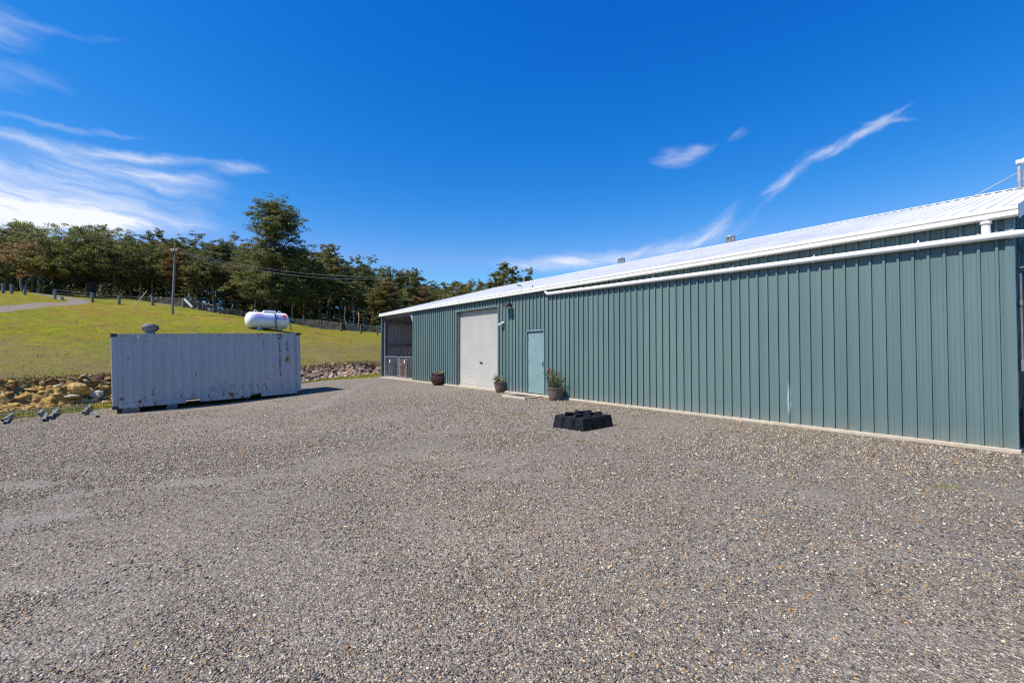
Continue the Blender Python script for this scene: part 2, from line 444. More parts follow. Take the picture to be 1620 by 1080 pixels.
def build_world():
    w = bpy.data.worlds.new('World'); SC.world = w; w.use_nodes = True
    nt = w.node_tree; nt.nodes.clear()
    out = node(nt, 'ShaderNodeOutputWorld'); bg = node(nt, 'ShaderNodeBackground')
    sky = node(nt, 'ShaderNodeTexSky'); sky.sky_type = 'NISHITA'; sky.sun_disc = False
    sky.sun_elevation = SUN_EL; sky.sun_rotation = math.atan2(to_sun.x, to_sun.y)
    sky.altitude = 200; sky.air_density = 1.0; sky.dust_density = .25; sky.ozone_density = 3.0
    c = sky.outputs[0]
    hs = node(nt, 'ShaderNodeHueSaturation', inp={'Hue': .5, 'Saturation': 1.28, 'Value': 1.0}); link(nt, c, hs.inputs['Color'])
    # deep polarised blue: each channel's contrast as in the photograph's sky
    sc3 = node(nt, 'ShaderNodeSeparateColor'); link(nt, mixc(nt, 1., hs.outputs[0], tuple(x*.1 for x in SKY_TINT), 'MULTIPLY'), sc3.inputs[0])
    cc3 = node(nt, 'ShaderNodeCombineColor')
    for i, (k, pw) in enumerate(SKY_CURVE):
        link(nt, math_(nt, 'MINIMUM', math_(nt, 'MULTIPLY', math_(nt, 'POWER', sc3.outputs[i], pw), k*10), (1.5, 4.4, 9.6)[i]), cc3.inputs[i])
    c = cc3.outputs[0]
    # cirrus, placed by compass bearing and height above the horizon
    d = coords(nt, 'Generated')
    sep = node(nt, 'ShaderNodeSeparateXYZ'); link(nt, d, sep.inputs[0])
    az = math_(nt, 'ARCTAN2', sep.outputs[0], sep.outputs[1])
    el = math_(nt, 'ARCSINE', sep.outputs[2])
    n_w = noise(nt, mapping(nt, d, (1, 1, 1)), 7, 5, .6, out=1)
    sw = node(nt, 'ShaderNodeSeparateColor'); link(nt, n_w, sw.inputs[0])
    azw = math_(nt, 'ADD', az, math_(nt, 'MULTIPLY', math_(nt, 'SUBTRACT', sw.outputs[0], .5), .08))
    elw = math_(nt, 'ADD', el, math_(nt, 'MULTIPLY', math_(nt, 'SUBTRACT', sw.outputs[1], .5), .05))
    def azel(px, py):
        a, b = slope(px, py)
        return math.atan2(a, 1), math.atan2(b, math.hypot(a, 1))
    tot = None
    grain = {}
    for key, an in (('low', 6), ('steep', -30)):
        cv = mapping(nt, d, (1, 1, 1)); 
        cv2 = node(nt, 'ShaderNodeCombineXYZ'); ca, sa = math.cos(rad(-an)), math.sin(rad(-an))
        link(nt, math_(nt, 'MULTIPLY', math_(nt, 'ADD', math_(nt, 'MULTIPLY', azw, ca), math_(nt, 'MULTIPLY', elw, sa)), 7.), cv2.inputs[0])
        link(nt, math_(nt, 'MULTIPLY', math_(nt, 'ADD', math_(nt, 'MULTIPLY', azw, -sa), math_(nt, 'MULTIPLY', elw, ca)), 48.), cv2.inputs[1])
        grain[key] = ramp(nt, noise(nt, cv2.outputs[0], 1.2, 8, .66, .3), [(.28, .16 if key == 'low' else .02), (.50, .55 if key == 'low' else .42), (.74, 1.2)])
    # (px, py, half-length px, half-width px, degrees down to the right, strength)
    for (px, py, hl, hw, ang, st) in CLOUDS:
        a0, e0 = azel(px, py)
        a1, e1 = azel(px + hl*math.cos(rad(ang)), py + hl*math.sin(rad(ang)))
        L = math.hypot(a1-a0, e1-e0); th = math.atan2(e1-e0, a1-a0); W = L*hw/hl
        da = math_(nt, 'SUBTRACT', azw, a0); de = math_(nt, 'SUBTRACT', elw, e0)
        u = math_(nt, 'ADD', math_(nt, 'MULTIPLY', da, math.cos(th)/L), math_(nt, 'MULTIPLY', de, math.sin(th)/L))
        v = math_(nt, 'ADD', math_(nt, 'MULTIPLY', da, -math.sin(th)/W), math_(nt, 'MULTIPLY', de, math.cos(th)/W))
        r2 = math_(nt, 'ADD', math_(nt, 'MULTIPLY', u, u), math_(nt, 'MULTIPLY', v, v))
        g = math_(nt, 'MULTIPLY', math_(nt, 'EXPONENT', math_(nt, 'MULTIPLY', r2, -1.)), st)
        gr = grain['low' if ang > -10 else 'steep']
        g = math_(nt, 'MULTIPLY', g, gr)
        tot = g if tot is None else math_(nt, 'ADD', tot, g)
    fac = ramp(nt, tot, [(.03, 0.), (1., .93)])
    c = mixc(nt, fac, c, CLOUD_COL)
    link(nt, c, bg.inputs[0]); bg.inputs[1].default_value = SKY_STR
    link(nt, bg.outputs[0], out.inputs[0])
SKY_TINT = (.55, .88, 1.18)
SKY_STR = .10
SKY_CURVE = ((150., 2.6), (1.56, 1.13), (1.0, .67))
CLOUD_COL = (8., 8.1, 8.3)
CLOUDS = [(0, 305, 230, 62, 4, 1.05), (-30, 340, 250, 34, 4, 1.3), (60, 222, 170, 14, 8, .30), (180, 243, 130, 8, 8, .62), (110, 340, 170, 14, 5, .8),
          (230, 275, 110, 12, 10, .6), (270, 300, 80, 7, 12, .4), (380, 274, 40, 10, -5, .45), (120, 200, 120, 6, 8, .25), (-10, 45, 70, 34, 10, .42), (120, 58, 90, 8, 6, .12), (-20, 120, 120, 30, 5, .22),
          (1360, 210, 62, 8, -27, .52), (1305, 240, 34, 10, -22, .58), (1242, 288, 32, 9, -36, .75), (1405, 187, 40, 5, -8, .35), (1068, 246, 36, 13, -8, .6), (1100, 236, 18, 7, -8, .45), (1163, 217, 18, 9, -30, .35),
          (1215, 318, 50, 9, -40, .14), (1130, 362, 48, 9, -40, .55), (1060, 392, 110, 12, -16, .6), (930, 415, 110, 10, -4, .62), (870, 420, 70, 8, 2, .4), (1390, 185, 40, 6, -30, .4)]
build_world()
SC.view_settings.view_transform = 'Standard'; SC.view_settings.look = 'None'
SC.view_settings.exposure = .32; SC.view_settings.gamma = 1.

# ------------------------------------------------------------------ terrain
def ground_material():
    m, nt, b = new_mat('yard_and_paddock')
    co = coords(nt, 'Object')
    at_ = node(nt, 'ShaderNodeVertexColor', layer_name='zone')
    zs = node(nt, 'ShaderNodeSeparateColor'); link(nt, at_.outputs[0], zs.inputs[0])
    flat = mapping(nt, co, (1, 1, .4))
    # ---- gravel
    def stones(scale, seed, stops):
        v = node(nt, 'ShaderNodeTexVoronoi', feature='F1', inp={'Scale': scale, 'Randomness': 1.})
        link(nt, mapping(nt, flat, (1, 1, 1), (seed, seed*.7, 0)), v.inputs['Vector'])
        cs = node(nt, 'ShaderNodeSeparateColor'); link(nt, v.outputs['Color'], cs.inputs[0])
        return ramp(nt, cs.outputs[0], stops, 'CONSTANT'), v.outputs['Distance'], cs.outputs[1]
    G = GRAVEL
    stops = [(0., (.055, .054, .060)), (.16, (.115, .110, .112)), (.34, (.19, .176, .168)), (.54, (.25, .23, .215)), (.72, (.14, .133, .137)), (.83, (.40, .375, .34)), (.91, (.30, .20, .115)), (.95, (.66, .63, .59))]
    stops = [(p, (c[0]*G*1.08, c[1]*G*.985, c[2]*G*.82)) for p, c in stops]
    s1, d1, r1 = stones(95, 3.1, stops)
    s2, d2, r2 = stones(38, 8.3, stops)
    s3, d3, r3 = stones(170, 5.7, stops)
    cell = ramp(nt, r2, [(.0, 0.), (.55, 0.), (.6, 1.)])
    rim = ramp(nt, d2, [(.0, 1.), (.34, 1.), (.42, 0.)])
    g = mixc(nt, .55, s1, s3)
    patch = noise(nt, mapping(nt, co, (1, 1, 0)), .55, 5, .6)
    pf = ramp(nt, patch, [(.36, 0.), (.6, 1.)])
    g = mixc(nt, math_(nt, 'MULTIPLY', math_(nt, 'MULTIPLY', cell, rim), math_(nt, 'ADD', math_(nt, 'MULTIPLY', pf, .6), .25)), g, s2)
    dust = ramp(nt, noise(nt, mapping(nt, co, (1, 1, 0), (4, 2, 0), (0, 0, rad(35))), .42, 7, .62, .6), [(.44, 0.), (.66, 1.)])
    fine = ramp(nt, noise(nt, flat, 60, 4, .7), [(.3, tuple(x*G for x in (.165, .145, .122))), (.7, tuple(x*G for x in (.25, .22, .186)))])
    g = mixc(nt, math_(nt, 'MULTIPLY', dust, .62), g, fine)
    # chipping clusters, a hand's width across, painting in lit and shaded stone faces
    lit_mottle = noise(nt, mapping(nt, co, (1, 1, 0), (3, 3, 0)), 14, 5, .8)
    g = mixc(nt, 1., g, ramp(nt, lit_mottle, [(.30, (.55, .55, .57)), (.5, (1., 1., 1.)), (.70, (1.55, 1.52, 1.46))]), 'MULTIPLY')
    big = ramp(nt, noise(nt, mapping(nt, co, (1, 1, 0), (1, 5, 0)), .16, 4, .55), [(.3, (.84, .85, .88)), (.7, (1.14, 1.10, 1.05))])
    g = mixc(nt, 1., g, big, 'MULTIPLY')
    # pale scraped streaks and wheel tracks
    tr = noise(nt, mapping(nt, co, (.22, 2.2, 0), (2, 1, 0), (0, 0, rad(-38))), 1.0, 5, .55, .4)
    g = mixc(nt, math_(nt, 'MULTIPLY', ramp(nt, tr, [(.60, 0.), (.72, 1.)]), .42), g, tuple(x*G for x in (.31, .275, .235)))
    worn = math_(nt, 'MULTIPLY', at_.outputs['Alpha'], ramp(nt, noise(nt, mapping(nt, co, (1, 1, 0)), 2.6, 5, .65), [(.3, .25), (.62, 1.)]))
    g = mixc(nt, math_(nt, 'MULTIPLY', worn, .62), g, mixc(nt, noise(nt, flat, 45, 4, .7), tuple(x*G for x in (.22, .195, .162)), tuple(x*G for x in (.32, .283, .24))))
    # ---- grass
    n1 = noise(nt, mapping(nt, co, (1, 1, 0)), .16, 6, .62)
    n2 = noise(nt, mapping(nt, co, (1, 1, 0), (9, 4, 0)), .9, 6, .68)
    n3 = noise(nt, mapping(nt, co, (1, 1, .6), (2, 4, 0)), 2.6, 9, .78)
    gr = ramp(nt, n1, [(.38, (.150, .178, .010)), (.54, (.218, .200, .012)), (.62, (.245, .175, .024))])
    gr = mixc(nt, ramp(nt, n2, [(.42, 0.), (.62, .9)]), gr, (.190, .130, .036))
    gr = mixc(nt, 1., gr, ramp(nt, n3, [(.30, (.36, .40, .40)), (.46, (.92, .93, .95)), (.55, (1.05, 1.05, 1.0)), (.72, (1.65, 1.6, 1.4))]), 'MULTIPLY')
    gr = mixc(nt, ramp(nt, noise(nt, mapping(nt, co, (.6, 1.4, 0), (3, 9, 0), (0, 0, rad(50))), .55, 5, .7), [(.58, 0.), (.74, .55)]), gr, (.085, .095, .030))
    vs_ = node(nt, 'ShaderNodeTexVoronoi', feature='F1', inp={'Scale': .9, 'Randomness': 1.}); link(nt, mapping(nt, co, (1, 1, 0)), vs_.inputs['Vector'])
    gr = mixc(nt, ramp(nt, vs_.outputs['Distance'], [(.035, .8), (.06, 0.)]), gr, (.5, .46, .38))
    # dry, browner sward close above the cut
    gr = mixc(nt, math_(nt, 'MULTIPLY', zs.outputs[2], ramp(nt, n2, [(.3, .55), (.55, 1.)])), gr, mixc(nt, n3, (.09, .075, .028), (.25, .19, .075)))
    # ---- cut bank
    n4 = noise(nt, co, 3.2, 6, .7); n5 = noise(nt, co, 1.1, 4, .6)
    ochre = ramp(nt, n4, [(.28, (.20, .115, .035)), (.42, (.46, .28, .085)), (.58, (.60, .40, .14)), (.74, (.68, .55, .34))])
    tan = ramp(nt, n4, [(.28, (.12, .085, .06)), (.45, (.36, .25, .17)), (.62, (.50, .37, .27)), (.76, (.58, .48, .38))])
    sep = node(nt, 'ShaderNodeSeparateXYZ'); link(nt, co, sep.inputs[0])
    along = math_(nt, 'ADD', math_(nt, 'MULTIPLY', sep.outputs[0], .625), math_(nt, 'MULTIPLY', sep.outputs[1], .7806))
    tt = node(nt, 'ShaderNodeMapRange', inp={'From Min': T0[0]*.625+T0[1]*.7806+5, 'From Max': T0[0]*.625+T0[1]*.7806+9}); link(nt, along, tt.inputs[0])
    bk = mixc(nt, tt.outputs[0], ochre, tan)
    bk = mixc(nt, ramp(nt, n5, [(.52, 0.), (.66, .7)]), bk, (.17, .105, .065))
    bk = mixc(nt, math_(nt, 'MULTIPLY', ramp(nt, zs.outputs[2], [(.05, 0.), (.5, 1.)]), ramp(nt, n4, [(.35, 1.), (.7, .45)])), bk, (.13, .085, .055))
    ck = node(nt, 'ShaderNodeTexVoronoi', feature='DISTANCE_TO_EDGE', inp={'Scale': 2.2, 'Randomness': 1.})
    link(nt, mapping(nt, mixc(nt, .12, co, noise(nt, co, 3, 3, .6, out=1)), (1, 1, 3.2)), ck.inputs['Vector'])
    crack = ramp(nt, ck.outputs['Distance'], [(.0, 1.), (.05, 0.)])
    bk = mixc(nt, math_(nt, 'MULTIPLY', crack, .75), bk, (.06, .038, .02))
    # ---- blends with ragged edges
    e = math_(nt, 'MULTIPLY', math_(nt, 'SUBTRACT', noise(nt, co, 4.5, 7, .72), .5), .9)
    fb = ramp(nt, math_(nt, 'ADD', zs.outputs[1], e), [(.42, 0.), (.58, 1.)])
    fg = ramp(nt, math_(nt, 'ADD', zs.outputs[0], e), [(.44, 0.), (.56, 1.)])
    c = mixc(nt, fb, gr, bk); c = mixc(nt, fg, c, g)
    link(nt, c, b.inputs['Base Color'])
    b.inputs['Roughness'].default_value = .95; b.inputs['Specular IOR Level'].default_value = .05
    hg = math_(nt, 'ADD', math_(nt, 'MULTIPLY', d2, -.55), math_(nt, 'MULTIPLY', d1, -.35))
    hr = math_(nt, 'ADD', math_(nt, 'MULTIPLY', n3, 1.6), math_(nt, 'MULTIPLY', fb, math_(nt, 'SUBTRACT', math_(nt, 'MULTIPLY', noise(nt, co, 9, 6, .75), 3.), math_(nt, 'MULTIPLY', crack, 1.5))))
    hmix = node(nt, 'ShaderNodeMix', data_type='FLOAT'); link(nt, fg, hmix.inputs[0]); link(nt, hr, hmix.inputs[2]); link(nt, hg, hmix.inputs[3])
    bump(nt, b, hmix.outputs[0], .9, .03)
    return m
GRAVEL = 1.12
M['ground'] = ground_material()

def edge_w(t):
    """how far from the foot of the bank the gravel ends"""
    return np.interp(t, [-200, -6, 0, 4, 8, 12, 13.2, 15, 30, 200], [-4.5, -4., -3.6, -2.6, -1.7, -1.15, -2.3, -3.9, -12, -12])
def track_mask(x, y):
    """the gravel farm track climbing over the paddock"""
    m = np.zeros_like(x)
    pts = [hit(*p) for p in ((-260, 505), (-120, 500), (0, 489), (50, 484), (95, 480), (128, 477), (118, 472.5), (85, 468.5), (62, 465))]
    for a, b in zip(pts[:-1], pts[1:]):
        d = np.array([b.x-a.x, b.y-a.y]); L2 = (d*d).sum()
        u = np.clip(((x-a.x)*d[0] + (y-a.y)*d[1])/L2, 0, 1)
        r = np.hypot(x-a.x-u*d[0], y-a.y-u*d[1])
        m = np.maximum(m, sstep(1.15, .6, r))
    return m

WORN = [((1660, 925), (1480, 855), (1300, 795), (1120, 735), (985, 700), (880, 668), (800, 640)), ((1660, 800), (1450, 757), (1260, 717), (1080, 682), (960, 655)),
        ((8, 832), (45, 824), (95, 815)), ((95, 783), (150, 777)), ((180, 772), (260, 764), (340, 760)), ((15, 768), (60, 770)), ((470, 655), (545, 622), (575, 607), (600, 601)), ((300, 700), (420, 665), (520, 640))]
WORN_PTS = [[at_ for at_ in (hit(*q, 1.2, 60.) for q in line)] for line in WORN]
def worn_mask(x, y):
    m = np.zeros_like(x)
    for k, pts in enumerate(WORN_PTS):
        wd = .30 if k < 2 else .22
        for a, b in zip(pts[:-1], pts[1:]):
            d = np.array([b.x-a.x, b.y-a.y]); L2 = (d*d).sum()
            u = np.clip(((x-a.x)*d[0] + (y-a.y)*d[1])/L2, 0, 1)
            r = np.hypot(x-a.x-u*d[0], y-a.y-u*d[1])
            m = np.maximum(m, np.exp(-(r/wd)**2)*(.36 if k < 2 else .9))
    return m
def build_ground():
    def seq(*parts):
        o = []
        for a, b, st in parts: o += list(np.arange(a, b, st))
        return np.array(o)
    ws = seq((-420, -70, 35), (-70, -34, 2.), (-34, -3.2, .2), (-3.2, -.9, .12), (-.9, 1.7, .045), (1.7, 5, .16), (5, 36, .5), (36, 90, 1.2), (90, 200, 8), (200, 1001, 100))
    ts = seq((-600, -100, 50), (-100, -30, 5), (-30, -7, .4), (-7, 17, .085), (17, 36, .3), (36, 90, 2.), (90, 800, 50))
    Wg, Tg = np.meshgrid(ws, ts, indexing='ij')
    x, y = xy_tw(Tg.ravel(), Wg.ravel()); t = Tg.ravel(); w = Wg.ravel()
    z = z_ground(x, y)
    # undercut: push rock lumps outwards so that the face is broken
    mm = sstep(-.3, .2, w)*sstep(1.5, .8, w)
    f1, f2, idv = worley(t*1.2, w*4.5 + fbm(t*2, w, 4), 123)
    push = -mm*((idv-.4)*.20 + (fbm(t*4, w*6, 14)-.5)*.16)
    x = x + TH[0]*push; y = y + TH[1]*push
    s_, q_ = sq(x, y)
    z = np.where((q_ < -.1) & (q_ > -15.0) & (s_ > .1) & (s_ < 23.9), -.16, z)
    gravel = sstep(.45, -.45, w-edge_w(t) + (fbm(t*.8, w*.8, 51)-.5)*1.1)
    gravel = np.maximum(gravel, track_mask(x, y)*.9)
    bank = sstep(-1.3, -.1, w + (fbm(t*.7, w, 52)-.5)*1.2)*sstep(1.75, 1.05, w + (fbm(t*1.1, w, 53)-.5)*.9)*sstep(-22, -18, t)
    dry = sstep(.5, 1.2, w)*sstep(15, 2., w + (fbm(t*.3, w*.3, 54)-.5)*10)
    colr = np.stack([gravel, bank, dry, worn_mask(x, y)], 1)
    verts = np.stack([x, y, z], 1)
    ni, nj = Wg.shape
    i, j = np.meshgrid(np.arange(ni-1), np.arange(nj-1), indexing='ij')
    a = (i*nj+j).ravel()
    faces = np.stack([a, a+nj, a+nj+1, a+1], 1)     # orientation checked below
    fg = gravel[faces].mean(1); fb = bank[faces].mean(1); fw = w[faces].mean(1)
    zone = np.where(fg > .5, np.where(fw > 3, 3, 0), np.where(fb > .45, 1, 2))
    v0, v1, v2 = verts[faces[0, 0]], verts[faces[0, 1]], verts[faces[0, 2]]
    if np.cross(v1-v0, v2-v0)[2] < 0: faces = faces[:, ::-1]
    for k, nm in enumerate(('gravel_yard', 'earth_bank', 'paddock', 'farm_track')):
        ff = faces[zone == k]
        if not len(ff): continue
        idx, inv = np.unique(ff.ravel(), return_inverse=True)
        o = raw_mesh(nm, verts[idx], inv.reshape(ff.shape), M['ground'], attrs={'zone': colr[idx]})
        if k != 1: o.data.polygons.foreach_set('use_smooth', [True]*len(o.data.polygons))
        tag(o, kind='structure')
build_ground()

# ------------------------------------------------------------------ loose gravel stones
def stone_material():
    m, nt, b = new_mat('loose_stones')
    v = node(nt, 'ShaderNodeVertexColor', layer_name='tone')
    n = noise(nt, coords(nt), 240, 3, .6)
    c = mixc(nt, 1., v.outputs[0], ramp(nt, n, [(.3, (.8, .8, .8)), (.7, (1.15, 1.14, 1.12))]), 'MULTIPLY')
    link(nt, c, b.inputs['Base Color']); b.inputs['Roughness'].default_value = .8; b.inputs['Specular IOR Level'].default_value = .3
    return m
def build_stones():
    pal = np.array([(.045, .048, .058), (.09, .092, .108), (.145, .138, .142), (.20, .185, .178), (.26, .24, .225), (.32, .30, .28), (.42, .395, .36), (.60, .58, .54), (.33, .18, .07), (.44, .28, .14), (.21, .13, .09)])
    pw = np.array([.13, .17, .16, .16, .12, .08, .065, .055, .034, .046, .03]); pw = pw/pw.sum()
    base = np.array([(0, 0, 1), (1, .1, 0), (.2, 1, .1), (-1, .2, -.1), (-.1, -1, .1), (.5, .5, .62), (-.6, -.5, .6), (.0, 0, -.7)], float)
    tri = np.array([(0, 5, 6), (0, 6, 3), (5, 1, 2), (5, 2, 0), (0, 2, 3), (6, 0, 4), (6, 4, 3), (4, 0, 5), (4, 5, 1), (7, 2, 1), (7, 3, 2), (7, 4, 3), (7, 1, 4)])
    tri = np.delete(tri, 0, 0)
    from_hull = None
    P = []; S = []
    # density by distance: (y0, y1, count, smin, smax)
    for (y0, y1, n, a, b_) in ((1.7, 3.2, 70000, .0026, .0095), (3.2, 5.4, 80000, .0040, .0120), (5.4, 9, 130000, .0070, .0150), (9, 25, 190000, .011, .021)):
        yy = np.sqrt(NR.uniform(y0*y0, y1*y1, n)); xx = NR.uniform(-1.2, 1.2, n)*yy
        dens = fbm(xx*.6, yy*.6, 71, 4)*.6 + fbm(xx*2.1, yy*2.1, 75, 3)*.4
        dens = dens*.75 + fbm(xx*.22+5, yy*.22, 79, 3)*.25 - .12*worn_mask(xx, yy)
        keep = NR.random(n) < np.clip((dens-.36)*5.2, .07, 1.)
        if y1 == 25: keep &= NR.random(n) < sstep(25, 11, yy)
        s, q = sq(xx, yy); t, w = tw(xx, yy)
        keep &= (q > .12) & (w < edge_w(t) - .2)
        xx = xx[keep]; yy = yy[keep]
        sz = a + (b_-a)*NR.random(len(xx))**3.2
        P.append(np.stack([xx, yy], 1)); S.append(sz)
    # a scatter of bigger pieces
    n = 900
    yy = np.sqrt(NR.uniform(1.9**2, 11**2, n)); xx = NR.uniform(-1.2, 1.2, n)*yy
    s, q = sq(xx, yy); k = q > .2
    P.append(np.stack([xx, yy], 1)[k]); S.append(NR.uniform(.010, .017, n)[k])
    P = np.concatenate(P); S = np.concatenate(S); n = len(P)
    z = z_ground(P[:, 0], P[:, 1])
    # convex-ish angular stones: a jittered, flattened octahedron with random turn
    octa = np.array([(1, 0, 0), (0, 1, 0), (-1, 0, 0), (0, -1, 0), (.45, .45, .75), (-.5, -.35, .7), (.1, -.1, -.7)], float)
    otri = np.array([(0, 1, 4), (1, 2, 4), (2, 5, 4), (2, 3, 5), (3, 0, 5), (0, 4, 5), (1, 0, 6), (2, 1, 6), (3, 2, 6), (0, 3, 6)])
    V = np.repeat(octa[None], n, 0) + NR.uniform(-.28, .28, (n, 7, 3))
    V[..., 0] *= NR.uniform(.75, 1.55, (n, 1)); V[..., 2] *= NR.uniform(.55, 1., (n, 1))
    ang = NR.uniform(0, 6.283, n); ca, sa = np.cos(ang)[:, None], np.sin(ang)[:, None]
    til = NR.uniform(-.45, .45, n); ct, st = np.cos(til)[:, None], np.sin(til)[:, None]
    X = V[..., 0]*ct + V[..., 2]*st; Z = -V[..., 0]*st + V[..., 2]*ct; Y = V[..., 1]
    V = np.stack([X*ca - Y*sa, X*sa + Y*ca, Z], 2)*S[:, None, None]
    V[..., 0] += P[:, 0:1]; V[..., 1] += P[:, 1:2]; V[..., 2] += (z + S*.28)[:, None]
    Fc = (otri[None] + (np.arange(n)*7)[:, None, None]).reshape(-1, 3)
    c = pal[NR.choice(len(pal), n, p=pw)]*np.array([1.27, 1.15, .905])*NR.uniform(.8, 1.2, (n, 1))
    C = np.concatenate([np.repeat(c[:, None], 7, 1), np.ones((n, 7, 1))], 2)
    o = raw_mesh('gravel', V.reshape(-1, 3), Fc, stone_material(), attrs={'tone': C.reshape(-1, 4)})
    tag(o, 'loose grey, white and tan crushed stones lying over the yard', 'gravel', kind='stuff')
build_stones()

def build_rubble():
    n = 5200
    t = NR.uniform(-8, 16, n); w = NR.uniform(-.7, 1.15, n)
    left = t < 7
    keep = NR.random(n) < np.where(left, .75, .9)*np.clip((fbm(t*1.1, w*2., 301)-.30)*4, .05, 1)*sstep(-.8, 0., w)
    t, w = t[keep], w[keep]; n = len(t); left = t < 6.5 + NR.normal(0, 1, n)
    x, y = xy_tw(t, w); z = z_ground(x, y)
    S = .02 + .11*NR.random(n)**2.6
    octa = np.array([(1, 0, 0), (0, 1, 0), (-1, 0, 0), (0, -1, 0), (.55, .5, .8), (-.6, -.4, .75), (.1, -.1, -.8)], float)
    otri = np.array([(0, 1, 4), (1, 2, 4), (2, 5, 4), (2, 3, 5), (3, 0, 5), (0, 4, 5), (1, 0, 6), (2, 1, 6), (3, 2, 6), (0, 3, 6)])
    V = np.repeat(octa[None], n, 0) + NR.uniform(-.3, .3, (n, 7, 3))
    V[..., 0] *= NR.uniform(.9, 1.9, (n, 1)); V[..., 2] *= NR.uniform(.35, .8, (n, 1))
    ang = NR.uniform(0, 6.283, n); ca, sa = np.cos(ang)[:, None], np.sin(ang)[:, None]
    til = NR.uniform(-.5, .5, n); ct, st = np.cos(til)[:, None], np.sin(til)[:, None]
    X = V[..., 0]*ct + V[..., 2]*st; Z = -V[..., 0]*st + V[..., 2]*ct; Y = V[..., 1]
    V = np.stack([X*ca - Y*sa, X*sa + Y*ca, Z], 2)*S[:, None, None]
    V[..., 0] += x[:, None]; V[..., 1] += y[:, None]; V[..., 2] += (z + S*.15)[:, None]
    po = np.array([(.62, .38, .10), (.50, .29, .075), (.68, .50, .22), (.34, .19, .06), (.58, .47, .30), (.20, .12, .06)])
    pt = np.array([(.46, .33, .23), (.54, .41, .31), (.36, .25, .17), (.22, .15, .10), (.60, .50, .40)])
    c = np.where(left[:, None], po[NR.integers(0, len(po), n)], pt[NR.integers(0, len(pt), n)])*NR.uniform(.75, 1.15, (n, 1))
    C = np.concatenate([np.repeat(c[:, None], 7, 1), np.ones((n, 7, 1))], 2)
    o = raw_mesh('rubble', V.reshape(-1, 3), (otri[None] + (np.arange(n)*7)[:, None, None]).reshape(-1, 3), bpy.data.materials['loose_stones'], attrs={'tone': C.reshape(-1, 4)})
    tag(o, 'broken ochre and tan stone strewn over the cut earth bank', 'rubble', kind='stuff')
build_rubble()
# ------------------------------------------------------------------ grass
def blade_material():
    m, nt, b = new_mat('grass_blades')
    v = node(nt, 'ShaderNodeVertexColor', layer_name='tone')
    link(nt, v.outputs[0], b.inputs['Base Color']); b.inputs['Roughness'].default_value = .8
    b.inputs['Specular IOR Level'].default_value = .15
    return m
M['blade'] = blade_material()
def blades(name, x, y, h, wd, tones, z=None, lean=.5, parent=None):
    n = len(x)
    z = z_ground(x, y) if z is None else z
    a = NR.uniform(0, 6.283, n); l = NR.uniform(0, lean, n)*h; la = NR.uniform(0, 6.283, n)
    V = np.zeros((n, 3, 3))
    V[:, 0] = np.stack([x-np.cos(a)*wd, y-np.sin(a)*wd, z-.01], 1)
    V[:, 1] = np.stack([x+np.cos(a)*wd, y+np.sin(a)*wd, z-.01], 1)
    V[:, 2] = np.stack([x+np.cos(la)*l, y+np.sin(la)*l, z+h], 1)
    pal = np.array(tones); c = pal[NR.integers(0, len(pal), n)]*NR.uniform(.7, 1.25, (n, 1))
    C = np.concatenate([np.repeat(c[:, None], 3, 1), np.ones((n, 3, 1))], 2).reshape(-1, 4)
    return raw_mesh(name, V.reshape(-1, 3), np.arange(n*3).reshape(-1, 3), M['blade'], parent, attrs={'tone': C})
GREENS = [(.24, .25, .035), (.30, .28, .045), (.33, .28, .06), (.34, .25, .09), (.20, .22, .03)]
DRY = [(.34, .25, .12), (.28, .20, .085), (.26, .22, .05), (.18, .12, .06)]
def build_grass():
    xs = []; ys = []; hs = []
    n = 60000      # paddock
    t = NR.uniform(-8, 22, n); w = .9 + 17*NR.random(n)**1.7
    keep = NR.random(n) < np.clip((fbm(t*1.3, w*1.3, 91)-.3)*3, .1, 1)
    t, w = t[keep], w[keep]
    x, y = xy_tw(t, w)
    o = blades('grass', x, y, NR.uniform(.012, .05, len(x))*(1 + .9*(fbm(t*.5, w*.5, 93) > .6)), .012, GREENS+DRY[:3])
    tag(o, 'short dry yellow green grass covering the paddock above the cut bank', 'grass', kind='stuff')
    n = 26000      # strip between gravel and bank
    t = NR.uniform(-7, 18, n); e = edge_w(t)
    w = e + .1 + (NR.random(n)**1.1)*(-e-.2)
    keep = NR.random(n) < np.clip((fbm(t*1.6, w*1.6, 95)-.25)*3, .1, 1)*sstep(.3, -.2, w+.35)
    t, w = t[keep], w[keep]; x, y = xy_tw(t, w)
    s, q = sq(x, y); k = (q > .15) | (s > 24.2); x, y = x[k], y[k]
    o = blades('grass', x, y, NR.uniform(.03, .11, len(x)), .011, GREENS[:3])
    tag(o, 'green grass strip growing between the gravel yard and the cut bank', 'grass', kind='stuff')
    n = 9000       # ragged turf along the top of the cut
    t = NR.uniform(-8, 17, n); w = 1.0 + NR.normal(0, .22, n)
    x, y = xy_tw(t, w)
    o = blades('dry_grass', x, y, NR.uniform(.05, .18, n), .012, DRY)
    tag(o, 'dry brown turf fringe along the top of the cut bank', 'grass', kind='stuff')
build_grass()
def tuft(px, py, n, r, h, label):
    p = hit(px, py, 2., 60.)
    a = NR.uniform(0, 6.283, n); d = r*np.sqrt(NR.random(n))
    o = blades('grass_tuft', np.cos(a)*d*1.5, np.sin(a)*d*.7, NR.uniform(.3, 1, n)*h, .006, [(.20, .24, .03), (.28, .28, .05), (.15, .19, .03)], z=np.zeros(n))
    o.location = p
    tag(o, label, 'grass tuft')
tuft(822, 655, 260, .13, .035, 'flat yellow green weed patch in gravel in front of the doormat')
tuft(920, 698, 130, .07, .025, 'small green weed patch just in front of the black plastic block')
tuft(1500, 770, 200, .10, .02, 'low olive weed patch alone on the open gravel near the shed corner')

